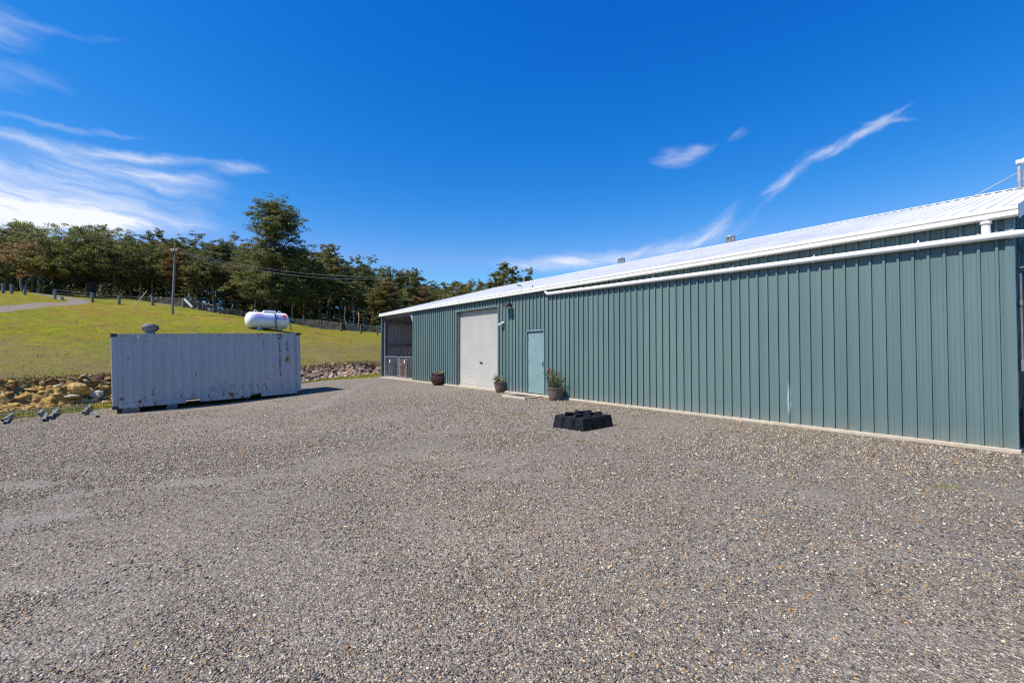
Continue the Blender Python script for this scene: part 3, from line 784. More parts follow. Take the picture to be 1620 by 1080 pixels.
# ------------------------------------------------------------------ rocks on the bank
def rock_mesh(seed, dims):
    r = np.random.default_rng(seed)
    bm = MB()
    n_th, n_ph = 10, 7
    vs = []
    axes = r.normal(size=(9, 3)); axes /= np.linalg.norm(axes, axis=1)[:, None]; off = r.uniform(.62, .95, 9)
    for i in range(n_ph+1):
        ph = math.pi*i/n_ph
        for k in range(n_th):
            th = 2*math.pi*k/n_th
            d = np.array([math.sin(ph)*math.cos(th), math.sin(ph)*math.sin(th), math.cos(ph)])
            rr = 1.
            for a_, o_ in zip(axes, off):
                q = d @ a_
                if q > .05: rr = min(rr, o_/q)
            d = d*rr*(1 + r.uniform(-.04, .04))
            vs.append((d[0]*dims[0], d[1]*dims[1], d[2]*dims[2]))
    fs = [(i*n_th+k, i*n_th+(k+1) % n_th, (i+1)*n_th+(k+1) % n_th, (i+1)*n_th+k) for i in range(n_ph) for k in range(n_th)]
    bm.add(vs, [f[::-1] for f in fs]); return bm
M['rock_ochre'] = weathered('ochre_rock', (.50, .31, .10), .9, var=.35, scale=4, dirt=(.24, .14, .06), dirt_amt=.7, bumpy=.01)
M['rock_pale'] = weathered('pale_rock', (.46, .42, .34), .9, var=.25, scale=4, dirt=(.25, .2, .13), dirt_amt=.5, bumpy=.01)
M['rock_tan'] = weathered('tan_rock', (.42, .31, .23), .9, var=.3, scale=4, dirt=(.18, .12, .08), dirt_amt=.6, bumpy=.01)
def bank_rock(px, py, dims, mat, label, seed, group=None, rz=0.):
    p = hit(px, py, 8, 60)
    o = rock_mesh(seed, dims).build('rock', mat)
    o.location = (p.x, p.y, p.z - dims[2]*.1); o.rotation_euler = (R.uniform(-.2, .2), R.uniform(-.2, .2), rz)
    tag(o, label, 'rock', group)
bank_rock(122, 613, (.42, .32, .26), M['rock_ochre'], 'big rounded yellow rock bulging from the bank beside the container', 1)
bank_rock(133, 620, (.36, .28, .17), M['rock_ochre'], 'wedge shaped ochre slab tucked under the big rounded yellow rock', 2, rz=.4)
bank_rock(151, 624, (.38, .30, .22), M['rock_pale'], 'smooth grey boulder at the foot of the bank nearest the container', 3)
bank_rock(146, 634, (.36, .24, .07), M['rock_pale'], 'flat whitish slab lying on the sandy ground below the grey boulder', 4, rz=.7)
bank_rock(112, 630, (.30, .2, .08), M['rock_pale'], 'flat pale slab lying below the yellow rocks', 5, rz=.3)
for i, (px, py) in enumerate(((12, 622), (30, 628), (48, 617), (66, 621), (80, 612), (92, 623), (22, 640), (58, 632), (165, 612), (170, 600))):
    bank_rock(px, py, (R.uniform(.12, .26), R.uniform(.09, .16), R.uniform(.05, .09)), M['rock_ochre'], 'ochre rock set in the yellow part of the cut bank', 20+i, 'ochre rocks in the cut bank', R.uniform(0, 3))
for i, (px, py) in enumerate(((482, 592), (492, 597), (503, 588), (486, 584), (520, 586), (543, 584), (556, 589), (570, 584), (585, 586), (598, 585), (530, 592), (512, 596))):
    bank_rock(px, py, (R.uniform(.08, .2), R.uniform(.07, .15), R.uniform(.05, .10)), M['rock_tan'], 'tan earthy rock in the low bank between container and shed', 40+i, 'tan rocks in the low bank', R.uniform(0, 3))

# ------------------------------------------------------------------ the shed
EAVE = 3.45; LEN = 24.0; WID = 15.0; PIT = rad(15.3); TANP = math.tan(PIT)
shed = thing('farm_shed', 'long green corrugated steel shed with white roof and grey roller door', 'shed', (A[0], A[1], 0), SHED_ROT)
PITCHW = .1905
def rib_profile(L, off=0.):
    """(x, depth) along a ribbed sheet; each rib stands .030 proud, its near flank slightly undercut"""
    pts = []; x = off
    while x < L + PITCHW:
        pts += [(x, .0), (x+.050, .0), (x+.055, .0035), (x+.064, .0035), (x+.069, 0.), (x+.098, 0.), (x+.103, .0035), (x+.112, .0035), (x+.117, 0.),
                (x+.163, .0), (x+.139, .034), (x+.172, .034), (x+.181, .0)]  # overhanging flank shaped to make the dark shadow line beside each rib
        x += PITCHW
    return pts
def sheet(bm, pts, P, zlo, zhi, holes=()):
    """pts (s, depth) -> quads; P(s, depth, z) gives the point; holes: (s0, s1, z_top) openings from the ground"""
    for (s0, d0), (s1, d1) in zip(pts[:-1], pts[1:]):
        mid = (s0+s1)/2
        lo0, lo1 = zlo(s0), zlo(s1)
        for h0, h1, zt in holes:
            if h0 < mid < h1: lo0 = lo1 = zt
        bm.add([P(s0, d0, lo0), P(s1, d1, lo1), P(s1, d1, zhi(s1)), P(s0, d0, zhi(s0))], [(0, 1, 2, 3)])
S_R0, S_R1 = wall_s(788.5), wall_s(723)          # roller door opening
S_D0, S_D1 = wall_s(862.3), wall_s(834.3)        # personnel door opening
S_BAY = wall_s(653.5)                             # open bay starts
Z_R = wall_sz(789, 485)[1]; Z_D = wall_sz(834, 522.5)[1]
def SP_(s, d, z): return (-s, -d, z)              # shed-local point on the front wall, d outwards

# front cladding, with fixing screws in its mesh
bm = MB()
pts = [(s, d) for s, d in rib_profile(S_BAY-.02, .02) if .02 <= s <= S_BAY-.02]
clean = [pts[0]]
for p in pts[1:]:
    clean.append(p)
extra = []
for (s0, d0), (s1, d1) in zip(clean[:-1], clean[1:]):
    extra.append((s0, d0))
    for e in sorted((S_R0, S_R1, S_D0, S_D1)):
        if s0 < e < s1: extra.append((e, d0 + (d1-d0)*(e-s0)/(s1-s0)))
extra.append(clean[-1])
sheet(bm, extra, SP_, lambda s: 0., lambda s: EAVE+.02, ((S_R0, S_R1, Z_R), (S_D0, S_D1, Z_D)))
bm.cur = 1
k = 0
s = .02
while s < 13.5:
    for zz in (.28, 1.12, 1.98, 2.78):
        ok = not (S_R0 < s+.108 < S_R1) and not (S_D0 < s+.128 < S_D1 and zz < Z_D+.1)
        if ok:
            T = Matrix.Rotation(math.pi/2, 4, 'X')
            bm.lathe([(.009, 0.), (.009, .003), (.005, .007)], 6, SP_(s+.108, .0, zz + R.uniform(-.004, .004)), T)
    s += PITCHW
front = bm.build('front_wall', [M['steel_green'], M['zinc_dull']], shed)
# corner flashings
bm = MB(); bm.add([(-.09, -.034, 0), (.004, -.034, 0), (.004, .09, 0), (-.09, -.034, EAVE), (.004, -.034, EAVE), (.004, .09, EAVE)], [(0, 1, 4, 3), (1, 2, 5, 4)])
bm.build('corner_flashing', M['steel_green'], shed)
bm = MB(); bm.box((-(S_BAY-.02)-.002, .03, EAVE/2), (.045, .13, EAVE)); bm.build('bay_jamb', M['steel_green'], shed)
# right gable wall
bm = MB()
pts = [(s, d) for s, d in rib_profile(WID, .05) if .09 <= s <= WID]
sheet(bm, pts, lambda s, d, z: (d-.03, s, z), lambda s: 0., lambda s: EAVE + TANP*min(s, WID-s) - .02)
bm.build('gable_wall', M['steel_green'], shed)
# far gable wall with its unpainted inside
bm = MB()
pts = [(s, d) for s, d in rib_profile(WID, .0) if 0 <= s <= WID]
sheet(bm, pts, lambda s, d, z: (-LEN-d, s, z), lambda s: 0., lambda s: EAVE + TANP*min(s, WID-s) - .02)
bm.build('gable_wall', M['steel_green'], shed)
bm = MB()
sheet(bm, [(s, d) for s, d in pts if s > .16], lambda s, d, z: (-LEN+.012+d*.9, s, z), lambda s: 0., lambda s: EAVE + TANP*min(s, WID-s) - .06)
bm.build('inside_lining', M['inner_sheet'], shed)
bm = MB(); sheet(bm, [(s, d) for s, d in rib_profile(LEN, 0.) if s <= LEN], lambda s, d, z: (-s, WID+d, z), lambda s: 0., lambda s: EAVE)
bm.build('rear_wall', M['steel_green'], shed)
# partition that closes the bay
bm = MB(); T = Matrix(((0, 0, 1, 0), (1, 0, 0, 0), (0, 1, 0, 0), (0, 0, 0, 1)))
bm.prism([(.25, 0), (WID-.25, 0), (WID-.25, EAVE-.05+TANP*.25), (WID/2, EAVE-.06+TANP*WID/2), (.25, EAVE-.05+TANP*.25)], -(S_BAY-.085), -(S_BAY-.115), T); bm.build('partition', M['inner_sheet'], shed)
# girts and column in the bay
for zz in (1.02, 1.72, 3.02):
    bm = MB(); bm.box((-LEN+.10, 3.2, zz), (.10, 5.9, .09)); bm.build('girt', M['grey_steel'], shed)
bm = MB()
bm.box((-LEN+.10, .10, EAVE/2), (.16, .012, EAVE-.02)); bm.box((-LEN+.10, .24, EAVE/2), (.16, .012, EAVE-.02)); bm.box((-LEN+.10, .17, EAVE/2), (.012, .126, EAVE-.02))
bm.build('column', M['grey_steel'], shed)
bm = MB(); bm.box((-LEN+.01, -.005, EAVE/2), (.06, .12, EAVE-.01)); bm.build('corner_flashing', M['steel_green'], shed)
bm = MB(); bm.box((-(LEN+S_BAY)/2, .10, EAVE-.13), (LEN-S_BAY-.3, .07, .2)); bm.build('eave_beam', M['grey_steel'], shed)
bm = MB(); T = Matrix(((1, 0, 0, 0), (0, 0, 1, 0), (0, 1, 0, 0), (0, 0, 0, 1)))
bm.add([(-S_BAY-.03, -.02, 3.25), (-S_BAY-.03, -.02, 2.85), (-S_BAY-.35, -.02, 3.25), (-S_BAY-.03, .02, 3.25), (-S_BAY-.03, .02, 2.85), (-S_BAY-.35, .02, 3.25)], [(0, 2, 1), (3, 4, 5), (0, 1, 4, 3), (1, 2, 5, 4), (2, 0, 3, 5)])
bm.build('knee_brace', M['inner_sheet'], shed)
# slab
bm = MB(); bm.box((-LEN/2, WID/2-.02, -.11), (LEN+.05, WID+.10, .215)); 
slab = bm.build('slab', M['concrete'], shed, bevel=.012)
# purlins seen under the bay roof
for yy in (1.2, 2.4, 3.6):
    bm = MB(); bm.box((-(LEN+S_BAY)/2, yy, EAVE + TANP*yy-.17), (LEN-S_BAY-.25, .06, .13)); bm.build('purlin', M['grey_steel'], shed)

# roof: two ribbed slopes, ridge cap, barge cap
OV = .05
def roof_z(y): return EAVE + .06 + TANP*min(y, WID-y)
bm = MB()
x = -LEN-.12; prof = []
while x < .06:
    prof += [(x, 0.), (x+.150, 0.), (x+.157, .029), (x+.176, .029), (x+.1835, 0.)]; x += PITCHW
prof = [p for p in prof if p[0] <= .06]
for (x0, d0), (x1, d1) in zip(prof[:-1], prof[1:]):
    for ya, yb in ((-OV-.06, WID/2-.03), (WID/2+.03, WID+OV)):
        bm.add([(x0, ya, roof_z(ya)+d0), (x1, ya, roof_z(ya)+d1), (x1, yb, roof_z(yb)+d1), (x0, yb, roof_z(yb)+d0)], [(0, 1, 2, 3)])
roof = bm.build('roof', M['roof'], shed)
bm = MB()
zr = roof_z(WID/2)
for sg in (-1, 1):
    ya, yb = WID/2, WID/2 + sg*.21
    zb = zr - TANP*.21 + .034
    bm.add([(-LEN-.12, ya, zr+.040), (.06, ya, zr+.040), (.06, yb, zb), (-LEN-.12, yb, zb)], [(0, 1, 2, 3)])
    bm.add([(-LEN-.12, yb, zb), (.06, yb, zb), (.06, yb, zb-.006), (-LEN-.12, yb, zb-.006)], [(0, 1, 2, 3)])
bm.build('ridge_cap', M['roof'], roof)
for sgn, xx in ((1, .062), (-1, -LEN-.122)):
    bm = MB()
    for ya, yb in ((-.13, WID/2), (WID/2, WID+OV)):
        za, zb = roof_z(ya), roof_z(yb)
        bm.add([(xx, ya, za+.045), (xx, yb, zb+.045), (xx, yb, zb-.17), (xx, ya, za-.17)], [(0, 1, 2, 3)])
        bm.add([(xx, ya, za+.045), (xx, yb, zb+.045), (xx-sgn*.14, yb, zb+.045), (xx-sgn*.14, ya, za+.045)], [(0, 1, 2, 3)])
    bm.build('barge_cap', M['white_steel'], roof)
# gutter: a folded quad profile along the eave
bm = MB()
zg = EAVE + .055
gp = [(-.045, zg-.150), (-.150, zg-.150), (-.160, zg-.138), (-.160, zg-.078), (-.152, zg-.074), (-.152, zg-.060), (-.166, zg-.054), (-.166, zg-.006), (-.158, zg), (-.150, zg-.002), (-.150, zg-.03), (-.045, zg-.03)]
T = Matrix(((0, 0, 1, 0), (1, 0, 0, 0), (0, 1, 0, 0), (0, 0, 0, 1)))
bm.prism(gp, -LEN-.115, .058, T)
gut = bm.build('gutter', M['cream_trim'], shed)
for k in range(3):
    bm = MB(); xx = -6.2*(k+.75); bm.box((xx, -.107, zg-.076), (.03, .124, .152)); bm.build('gutter_joint', M['cream_trim'], gut)
# rainwater pipe
s0, z0 = wall_sz(867, 465.5); z1 = wall_sz(1600, 372.5)[1]
PR = .053; PY = -.034-PR
def pz(s): return z0 + (z1-z0)*(s0-s)/(s0-.1)
bm = MB()
path = [(-s0, PY, zg-.145), (-s0, PY, pz(s0)+.08), (-s0+.03, PY, pz(s0)+.03), (-s0+.10, PY, pz(s0))]
path += [(-s0 + .10 + (s0-.15)*i/10, PY, pz(s0-.1-(s0-.15)*i/10)) for i in range(1, 11)]
path += [(.055, PY+.012, z1-.002), (.115, PY+.06, z1-.006), (.142, PY+.15, z1-.012), (.142, .9, z1-.05), (.142, 3., z1-.16)]
bm.tube(path, PR, 14)
pipe = bm.build('rainwater_pipe', M['pvc'], shed, smooth=True)
for s in (1.05, 2.55, 4.1, 6.1, 8.6):
    bm = MB(); T = Matrix.Rotation(math.pi/2, 4, 'Y')
    bm.lathe([(PR+.004, -.012), (PR+.009, -.012), (PR+.009, .012), (PR+.004, .012)], 16, (-s, PY, pz(s)), T)
    bm.box((-s, PY+PR-.005, pz(s)+PR+.02), (.02, .02, .06)); bm.build('pipe_clip', M['pvc'], pipe)
s, _ = wall_sz(1565.5, 355)
bm = MB(); zt = pz(s)
bm.lathe([(.052, zt+PR-.03), (.052, zg-.20), (.068, zg-.20), (.068, zg-.16), (.078, zg-.15)], 16, (-s, PY+.0, 0)); bm.build('outlet', M['pvc'], pipe, smooth=True)
bm = MB(); bm.lathe([(.060, -.02), (.060, .02)], 16, (-.02, PY+.003, z1-.001), Matrix.Rotation(math.pi/2, 4, 'Y')); bm.build('pipe_collar', M['pvc'], pipe, smooth=True)

# roller door, set back behind the wall
bm = MB(); n = 38
zs_ = []
prev = None
for i in range(n*6+1):
    z = .01 + (Z_R-.02)*i/(n*6)
    ph = (i % 6)/6
    d = .012*math.sin(2*math.pi*ph) + (.004 if ph > .8 else 0)
    cur = ((-S_R1-.03, .13-d, z), (-S_R0+.03, .13-d, z))
    if prev: bm.add([prev[0], prev[1], cur[1], cur[0]], [(0, 1, 2, 3)])
    prev = cur
rd = bm.build('roller_door', M['roller'], shed)
bm = MB(); bm.box((-(S_R0+S_R1)/2, .115, .035), (S_R1-S_R0-.1, .04, .06)); bm.build('bottom_rail', M['roller'], rd)
s, z = wall_sz(757, 573)
bm = MB(); bm.box((-s, .10, z), (.20, .03, .03)); bm.lathe([(.03, 0.), (.03, .03)], 12, (-s, .105, z), Matrix.Rotation(math.pi/2, 4, 'X')); bm.build('handle', M['black_metal'], rd)
for xx in (-S_R1+.02, -S_R0-.02):
    bm = MB(); bm.box((xx, .08, Z_R/2), (.05, .09, Z_R-.01)); bm.build('guide_rail', M['grey_steel'], rd)
# opening trim
bm = MB(); w_ = .045
for xx, sg in ((-S_R1-w_/2+.003, 1), (-S_R0+w_/2-.003, -1)): bm.box((xx, .012, Z_R/2), (w_, .105, Z_R))
bm.box((-(S_R0+S_R1)/2, .012, Z_R+.025), (S_R1-S_R0+.09, .105, .05)); bm.build('door_trim', M['steel_green'], shed)
bm = MB(); bm.box((-(S_R0+S_R1)/2, .21, Z_R/2), (S_R1-S_R0+.2, .03, Z_R+.2)); bm.build('door_backing', M['grey_steel'], shed)
# personnel door
bm = MB(); bm.box((-(S_D0+S_D1)/2, .03, Z_D/2-.01), (S_D1-S_D0-.07, .04, Z_D-.07)); dr = bm.build('door', M['door_green'], shed, bevel=.004)
bm = MB(); w_ = .03
for xx in (-S_D1+w_/2-.005, -S_D0-w_/2+.005): bm.box((xx, .005, Z_D/2), (w_, .10, Z_D-.002))
bm.box((-(S_D0+S_D1)/2, .005, Z_D-.018), (S_D1-S_D0-.055, .10, .04)); bm.build('door_frame', M['door_green'], shed)
s, z = wall_sz(859.5, 572)
bm = MB(); T = Matrix.Rotation(math.pi/2, 4, 'X')
bm.box((-s, .004, z-.03), (.06, .012, .2)); bm.lathe([(.014, 0), (.014, .05), (.034, .055), (.036, .085), (.02, .095)], 14, (-s, .0, z), T); bm.build('handle', M['zinc'], dr, smooth=True)
bm = MB(); bm.box((-s, -.02, z-.10), (.045, .03, .06)); bm.build('padlock', M['black_metal'], dr)
for zz in (.25, 1.1, 1.85):
    bm = MB(); bm.lathe([(.012, -.06), (.012, .06)], 8, (-S_D1+.04, -.002, zz)); bm.build('hinge', M['zinc'], dr)
# roof ventilators on the ridge
def vent_mesh(r, h):
    bm = MB(); n = 18
    bm.lathe([(r*.8, -.2), (r*.8, 0.), (r*.95, .01)], 20)
    for k in range(n):
        a = 2*math.pi*k/n
        T = Matrix.Rotation(a+.5, 4, 'Z')
        bm.box((r*.93*math.cos(a), r*.93*math.sin(a), h/2), (r*.17, .01, h), mat=T)
    bm.lathe([(r, h), (r*.98, h+.03), (r*.6, h+.07), (.02, h+.09)], 20)
    bm.lathe([(r*.62, 0.), (r*.62, h)], 12)
    return bm
for px in (983, 1156):
    k = slope(px, 400)[0]
    P0 = A - N*(WID/2); s = (P0[0]-P0[1]*k)/(-UX + UY*k)
    o = vent_mesh(.17, .17).build('ridge_vent', M['zinc'], roof); o.location = (-s, WID/2, zr+.07)

# fittings fixed to the wall: things of their own
def shed_world(x, y, z):
    c, s_ = math.cos(SHED_ROT), math.sin(SHED_ROT)
    return Vector((A[0] + x*c - y*s_, A[1] + x*s_ + y*c, z))
s, z = wall_sz(809, 485)
fl = thing('floodlight', 'black square floodlight fixed high on the green wall beside the roller door', 'floodlight', shed_world(-s, -.03, z), SHED_ROT)
bm = MB(); bm.box((0, -.02, .05), (.12, .04, .10)); bm.tube([(0, -.03, .05), (0, -.12, .08)], .02, 8); bm.build('bracket', M['black_metal'], fl)
T = Matrix.Rotation(rad(-38), 4, 'X')
bm = MB(); bm.box((-.02, -.20, .05), (.30, .07, .22), mat=T); hd = bm.build('lamp_head', M['black_metal'], fl, bevel=.01)
bm = MB(); bm.box((-.02, -.235, .022), (.25, .008, .17), mat=T); bm.build('glass', M['glass_dark'], hd)
s, z = wall_sz(797, 512)
sc_ = thing('security_camera', 'small white bullet camera on the wall between roller door and green door', 'camera', shed_world(-s, -.03, z), SHED_ROT)
bm = MB(); bm.lathe([(.05, 0.), (.05, .03), (.02, .05)], 14, (0, 0, .03), Matrix.Rotation(math.pi/2, 4, 'X')); bm.tube([(0, -.04, .03), (0, -.08, -.01)], .015, 8); bm.build('mount', M['white_plastic'], sc_)
bm = MB(); bm.tube([(.05, -.07, .01), (-.11, -.13, -.045)], .033, 12); bm.box((-.03, -.10, .012), (.18, .075, .008), mat=Matrix.Rotation(rad(20), 4, 'Z')); bm.build('body', M['white_plastic'], sc_, smooth=True)
# solar sensor lamp on the gutter
s, z = wall_sz(831, 459)
gl = thing('gutter_lamp', 'tiny dark lamp on a bent bracket clipped to the gutter above the green door', 'lamp', shed_world(-s, -.17, zg-.02), SHED_ROT)
bm = MB(); bm.tube([(0, 0, -.05), (0, -.012, .06), (.0, -.02, .13), (-.05, -.03, .15)], .012, 8); bm.build('bracket', M['white_plastic'], gl)
bm = MB(); bm.box((-.08, -.03, .165), (.13, .1, .04), mat=Matrix.Rotation(rad(12), 4, 'Y')); bm.build('lamp_head', M['black_metal'], gl)
s, z = wall_sz(841, 456)
bm = MB(); bm.tube([(0, 0, 0), (0, 0, .07)], .012, 8); bm.lathe([(.02, .06), (.02, .09)], 8)
o = bm.build('gutter_spike', M['black_metal']); o.location = shed_world(-s, .05, EAVE+.08); tag(o, 'small dark stub standing on the roof edge next to the gutter lamp', 'roof stub')
# mast with a stay on the ridge near the corner
k = slope(1613, 300)[0]; P0 = A - N*(WID/2 - .5); s_m = (P0[0]-P0[1]*k)/(-UX + UY*k)
ym = WID/2 - .5; base = shed_world(-s_m, ym, roof_z(ym)+.0)
k2 = slope(1538, 308)[0]; P1 = A - N*(WID/2-.4); s_2 = (P1[0]-P1[1]*k2)/(-UX+UY*k2)
mast = thing('antenna_mast', 'galvanised antenna mast with a long stay on the white roof ridge', 'antenna mast', base, SHED_ROT)
bm = MB(); bm.tube([(0, 0, 0), (0, 0, .55)], .045, 12); bm.tube([(0, 0, .5), (0, 0, .66)], .035, 12); bm.box((0, 0, .01), (.16, .16, .02)); bm.build('pole', M['zinc'], mast, smooth=True)
bm = MB(); bm.tube([(0, 0, .44), (-(s_2-s_m), .1, .06)], .012, 6); bm.box((-(s_2-s_m), .1, .04), (.1, .06, .03)); bm.build('stay', M['zinc'], mast)
bm = MB(); bm.tube([(0, 0, .42), (.75, .2, .10)], .012, 6); bm.build('stay', M['zinc'], mast)
bm = MB(); bm.tube([(0, 0, .24), (.6, .0, .23)], .01, 6); bm.tube([(.09, .03, -.02), (.09, .03, .46)], .04, 10); bm.build('bracket', M['zinc'], mast)
bm = MB(); bm.box((.02, -.02, .68), (.14, .12, .08)); bm.tube([(.05, 0, .7), (.30, 0, .92)], .03, 8); bm.build('arm', M['white_steel'], mast, bevel=.01)
bm = MB(); T = Matrix.Rotation(rad(55), 4, 'Y') @ Matrix.Rotation(rad(20), 4, 'X'); bm.lathe([(.02, -.07), (.16, -.05), (.27, 0.), (.28, .02), (.26, .02), (.15, -.03)], 24, (.36, 0, .82), T); bm.build('dish', M['white_steel'], mast, smooth=True)
# conduit and fittings on the shaded end wall
cd = thing('conduit', 'grey electrical conduit with a junction box on the shaded end wall', 'conduit', shed_world(.02, .16, 0), SHED_ROT)
bm = MB(); bm.tube([(.02, 0, 1.28), (.02, 0, 2.55)], .016, 8); bm.tube([(.02, 0, 2.1), (.02, .35, 2.08)], .014, 8); bm.box((.02, 0, 2.12), (.035, .06, .07)); bm.build('tube', M['zinc_dull'], cd)
bm = MB(); bm.box((.035, .03, 1.2), (.06, .14, .17)); bm.build('junction_box', M['zinc_dull'], cd, bevel=.008)
ll = thing('wall_lantern', 'black lantern fitting on the shaded end wall above the conduit', 'lantern', shed_world(.02, .17, 2.55), SHED_ROT)
bm = MB(); bm.tube([(0, 0, .08), (.12, 0, .10)], .015, 8); bm.lathe([(.02, -.10), (.055, -.08), (.06, .02), (.075, .03), (.02, .10)], 12, (.11, 0, 0)); bm.build('lamp_body', M['black_metal'], ll)
p = shed_world(.24, .36, 0); p.z = gz(p.x, p.y)
bn = thing('rubbish_bin', 'black bin standing at the foot of the shaded end wall', 'bin', p, SHED_ROT)
bm = MB(); bm.box((0, 0, .28), (.34, .34, .54), taper=(1.12, 1.12)); bm.build('body', M['black_plastic'], bn, bevel=.02)
bm = MB(); bm.box((0, 0, .575), (.42, .42, .05)); bm.build('lid', M['black_plastic'], bn, bevel=.02)

# ------------------------------------------------------------------ gates and stored things in the open bay
def gate(s_a, s_b, label, curved):
    L = abs(s_a-s_b); x0 = -s_a
    g = thing('mesh_gate', label, 'gate', shed_world(x0, .03, .0), SHED_ROT)
    zb, zt = .07, 1.12
    bm = MB(); r = .021
    if curved: fr = [(0, 0, zb), (0, 0, zt), (L-.14, 0, zt), (L-.04, 0, zt-.05), (L, 0, zt-.16), (L, 0, zb), (0, 0, zb)]
    else: fr = [(0, 0, zb), (0, 0, zt), (L, 0, zt), (L, 0, zb), (0, 0, zb)]
    for a_, b_ in zip(fr[:-1], fr[1:]): bm.tube([a_, b_], r, 8)
    if not curved: bm.tube([(L*.49, 0, zb), (L*.49, 0, zt)], r*.9, 8)
    bm.build('frame', M['zinc'], g)
    bm = MB()
    for i in range(1, 11): bm.tube([(.02, 0, zb + (zt-zb)*i/11), (L-.02, 0, zb + (zt-zb)*i/11)], .006, 5)
    for i in range(1, int(L/.22)+1): bm.tube([(i*.22, 0, zb), (i*.22, 0, zt-.05)], .004, 5)
    bm.build('wire_mesh', M['zinc'], g)
    bm = MB(); xx = L*.40 if curved else L*.40
    bm.box((xx, -.03, zt-.24), (.11, .006, .17)); bm.build('tag_plate', M['white_plastic'], g)
    for hz in (.75, .2):
        bm = MB(); bm.tube([(-.05, 0, hz), (.03, 0, hz)], .018, 6); bm.build('hinge', M['zinc'], g)
s_g0 = LEN-.36; s_g1 = wall_s(629.5); s_g2 = wall_s(631.5); s_g3 = S_BAY+.06
gate(s_g0, s_g1, 'narrow silver mesh gate with one rounded corner across the open bay', True)
gate(s_g2, s_g3, 'wider silver mesh gate with a middle upright across the open bay', False)
def bay_obj(px, depth):
    k = slope(px, 560)[0]; P0 = A - N*depth; s = (P0[0]-P0[1]*k)/(-UX+UY*k); return s
def drum(px, depth, r, h, mat, label, name='drum'):
    s = bay_obj(px, depth)
    o = thing(name, label, name.replace('_', ' '), shed_world(-s, depth, 0.), SHED_ROT)
    bm = MB(); bm.lathe([(r, 0), (r*1.02, .02), (r, .04), (r, h/3-.02), (r*1.03, h/3), (r, h/3+.02), (r, 2*h/3-.02), (r*1.03, 2*h/3), (r, 2*h/3+.02), (r, h-.03), (r*1.02, h-.01), (r, h)], 20); b_ = bm.build('body', mat, o, smooth=True)
    bm = MB(); bm.lathe([(.03, 0), (.03, .02)], 10, (r*.55, 0, h)); bm.build('bung', M['black_metal'], o)
drum(622, .75, .28, .82, M['navy_stuff'], 'navy blue drum standing behind the narrow mesh gate')
drum(637.5, .70, .29, .95, M['brown_stuff'], 'rusty brown drum standing behind the wider mesh gate')
s = bay_obj(647, .9)
o = thing('crate', 'dark timber crate low behind the wider mesh gate beside the wall', 'crate', shed_world(-s, .9, 0), SHED_ROT)
bm = MB()
for i in range(4): bm.box((0, -.25, .08+.14*i), (.6, .02, .11)); bm.box((0, .25, .08+.14*i), (.6, .02, .11))
bm.build('side', M['brown_stuff'], o)
bm = MB(); bm.box((0, 0, .05), (.58, .47, .03)); 
for xx in (-.28, .28): bm.box((xx, 0, .3), (.02, .47, .56))
bm.build('end_board', M['timber_dark'], o)
s = bay_obj(643, .5)
bm = MB(); bm.tube([(0, 0, 0), (-.06, .05, .8), (-.02, .25, 1.52)], .017, 7)
o = bm.build('timber_stake', M['brown_stuff']); o.location = shed_world(-s, .5, 0); o.rotation_euler.z = SHED_ROT; tag(o, 'brown stake leaning upright behind the wider mesh gate', 'stake')
s = bay_obj(618, .9)
bm = MB(); bm.tube([(0, 0, 0), (.62, .10, 1.5)], .025, 7)
o = bm.build('metal_pole', M['black_metal']); o.location = shed_world(-s, .9, 0); o.rotation_euler.z = SHED_ROT; tag(o, 'thin black pole leaning behind the narrow mesh gate', 'pole')
s = bay_obj(648, 2.0)
bm = MB(); bm.box((0, 0, .75), (1.4, .7, 1.45)); bm.box((0, -.37, 1.0), (1.3, .03, .5)); bm.box((0, -.37, .45), (1.3, .03, .5)); bm.box((0, 0, 1.49), (1.45, .75, .03))
o = bm.build('storage_cabinet', M['timber_dark'], bevel=.01); o.location = shed_world(-s, 2.0, 0); o.rotation_euler.z = SHED_ROT; tag(o, 'dark cabinet in the shade at the back of the open bay', 'cabinet')

# ------------------------------------------------------------------ doorstep, pots
p = shed_world(-(S_D0+S_D1)/2-.18, -.46, 0)
st_ = thing('doormat', 'dark rubber mat in a pale concrete surround before the green door', 'doormat', (p.x, p.y, -.085), SHED_ROT)
bm = MB(); L_, D_ = 1.22, .74
bm.box((0, -D_/2+.045, .02), (L_, .09, .075)); bm.box((0, D_/2-.06, .02), (L_, .12, .08)); bm.box((L_/2-.06, 0, .018), (.12, D_-.212, .07)); bm.box((-L_/2+.05, 0, .018), (.10, D_-.212, .07))
bm.build('surround', M['concrete'], st_, bevel=.006)
bm = MB(); bm.box((-.01, -.015, .02), (L_-.225, D_-.215, .03)); 
for i in range(14): bm.box((-.01, -D_/2+.13+i*.037, .04), (L_-.25, .018, .012))
bm.build('mat', M['mat_dark'], st_)
def pot_at(px, py, label):
    p = hit(px, py, 5, 40); return p
def leaf_cards(n, gen, size, mat, name, parent):
    bm = MB()
    for i in range(n):
        c, nrm = gen()
        a = Vector((R.gauss(0, 1), R.gauss(0, 1), R.gauss(0, .7))).normalized(); b_ = a.orthogonal().normalized()
        l = size*R.uniform(.6, 1.3); w_ = l*R.uniform(.25, .45)
        bm.add([c, c+a*l*.5+b_*w_, c+a*l, c+a*l*.5-b_*w_], [(0, 1, 2, 3)])
    return bm.build(name, mat, parent)
def tubpot(r, h, o, mat):
    bm = MB(); bm.lathe([(r*.62, 0), (r*.66, .01), (r*.80, h*.35), (r*.92, h*.7), (r*.97, h*.88), (r*1.0, h*.90), (r*1.02, h*.97), (r*1.0, h), (r*.9, h), (r*.88, h*.88), (.02, h*.86)], 28)
    return bm.build('pot', mat, o, smooth=True)
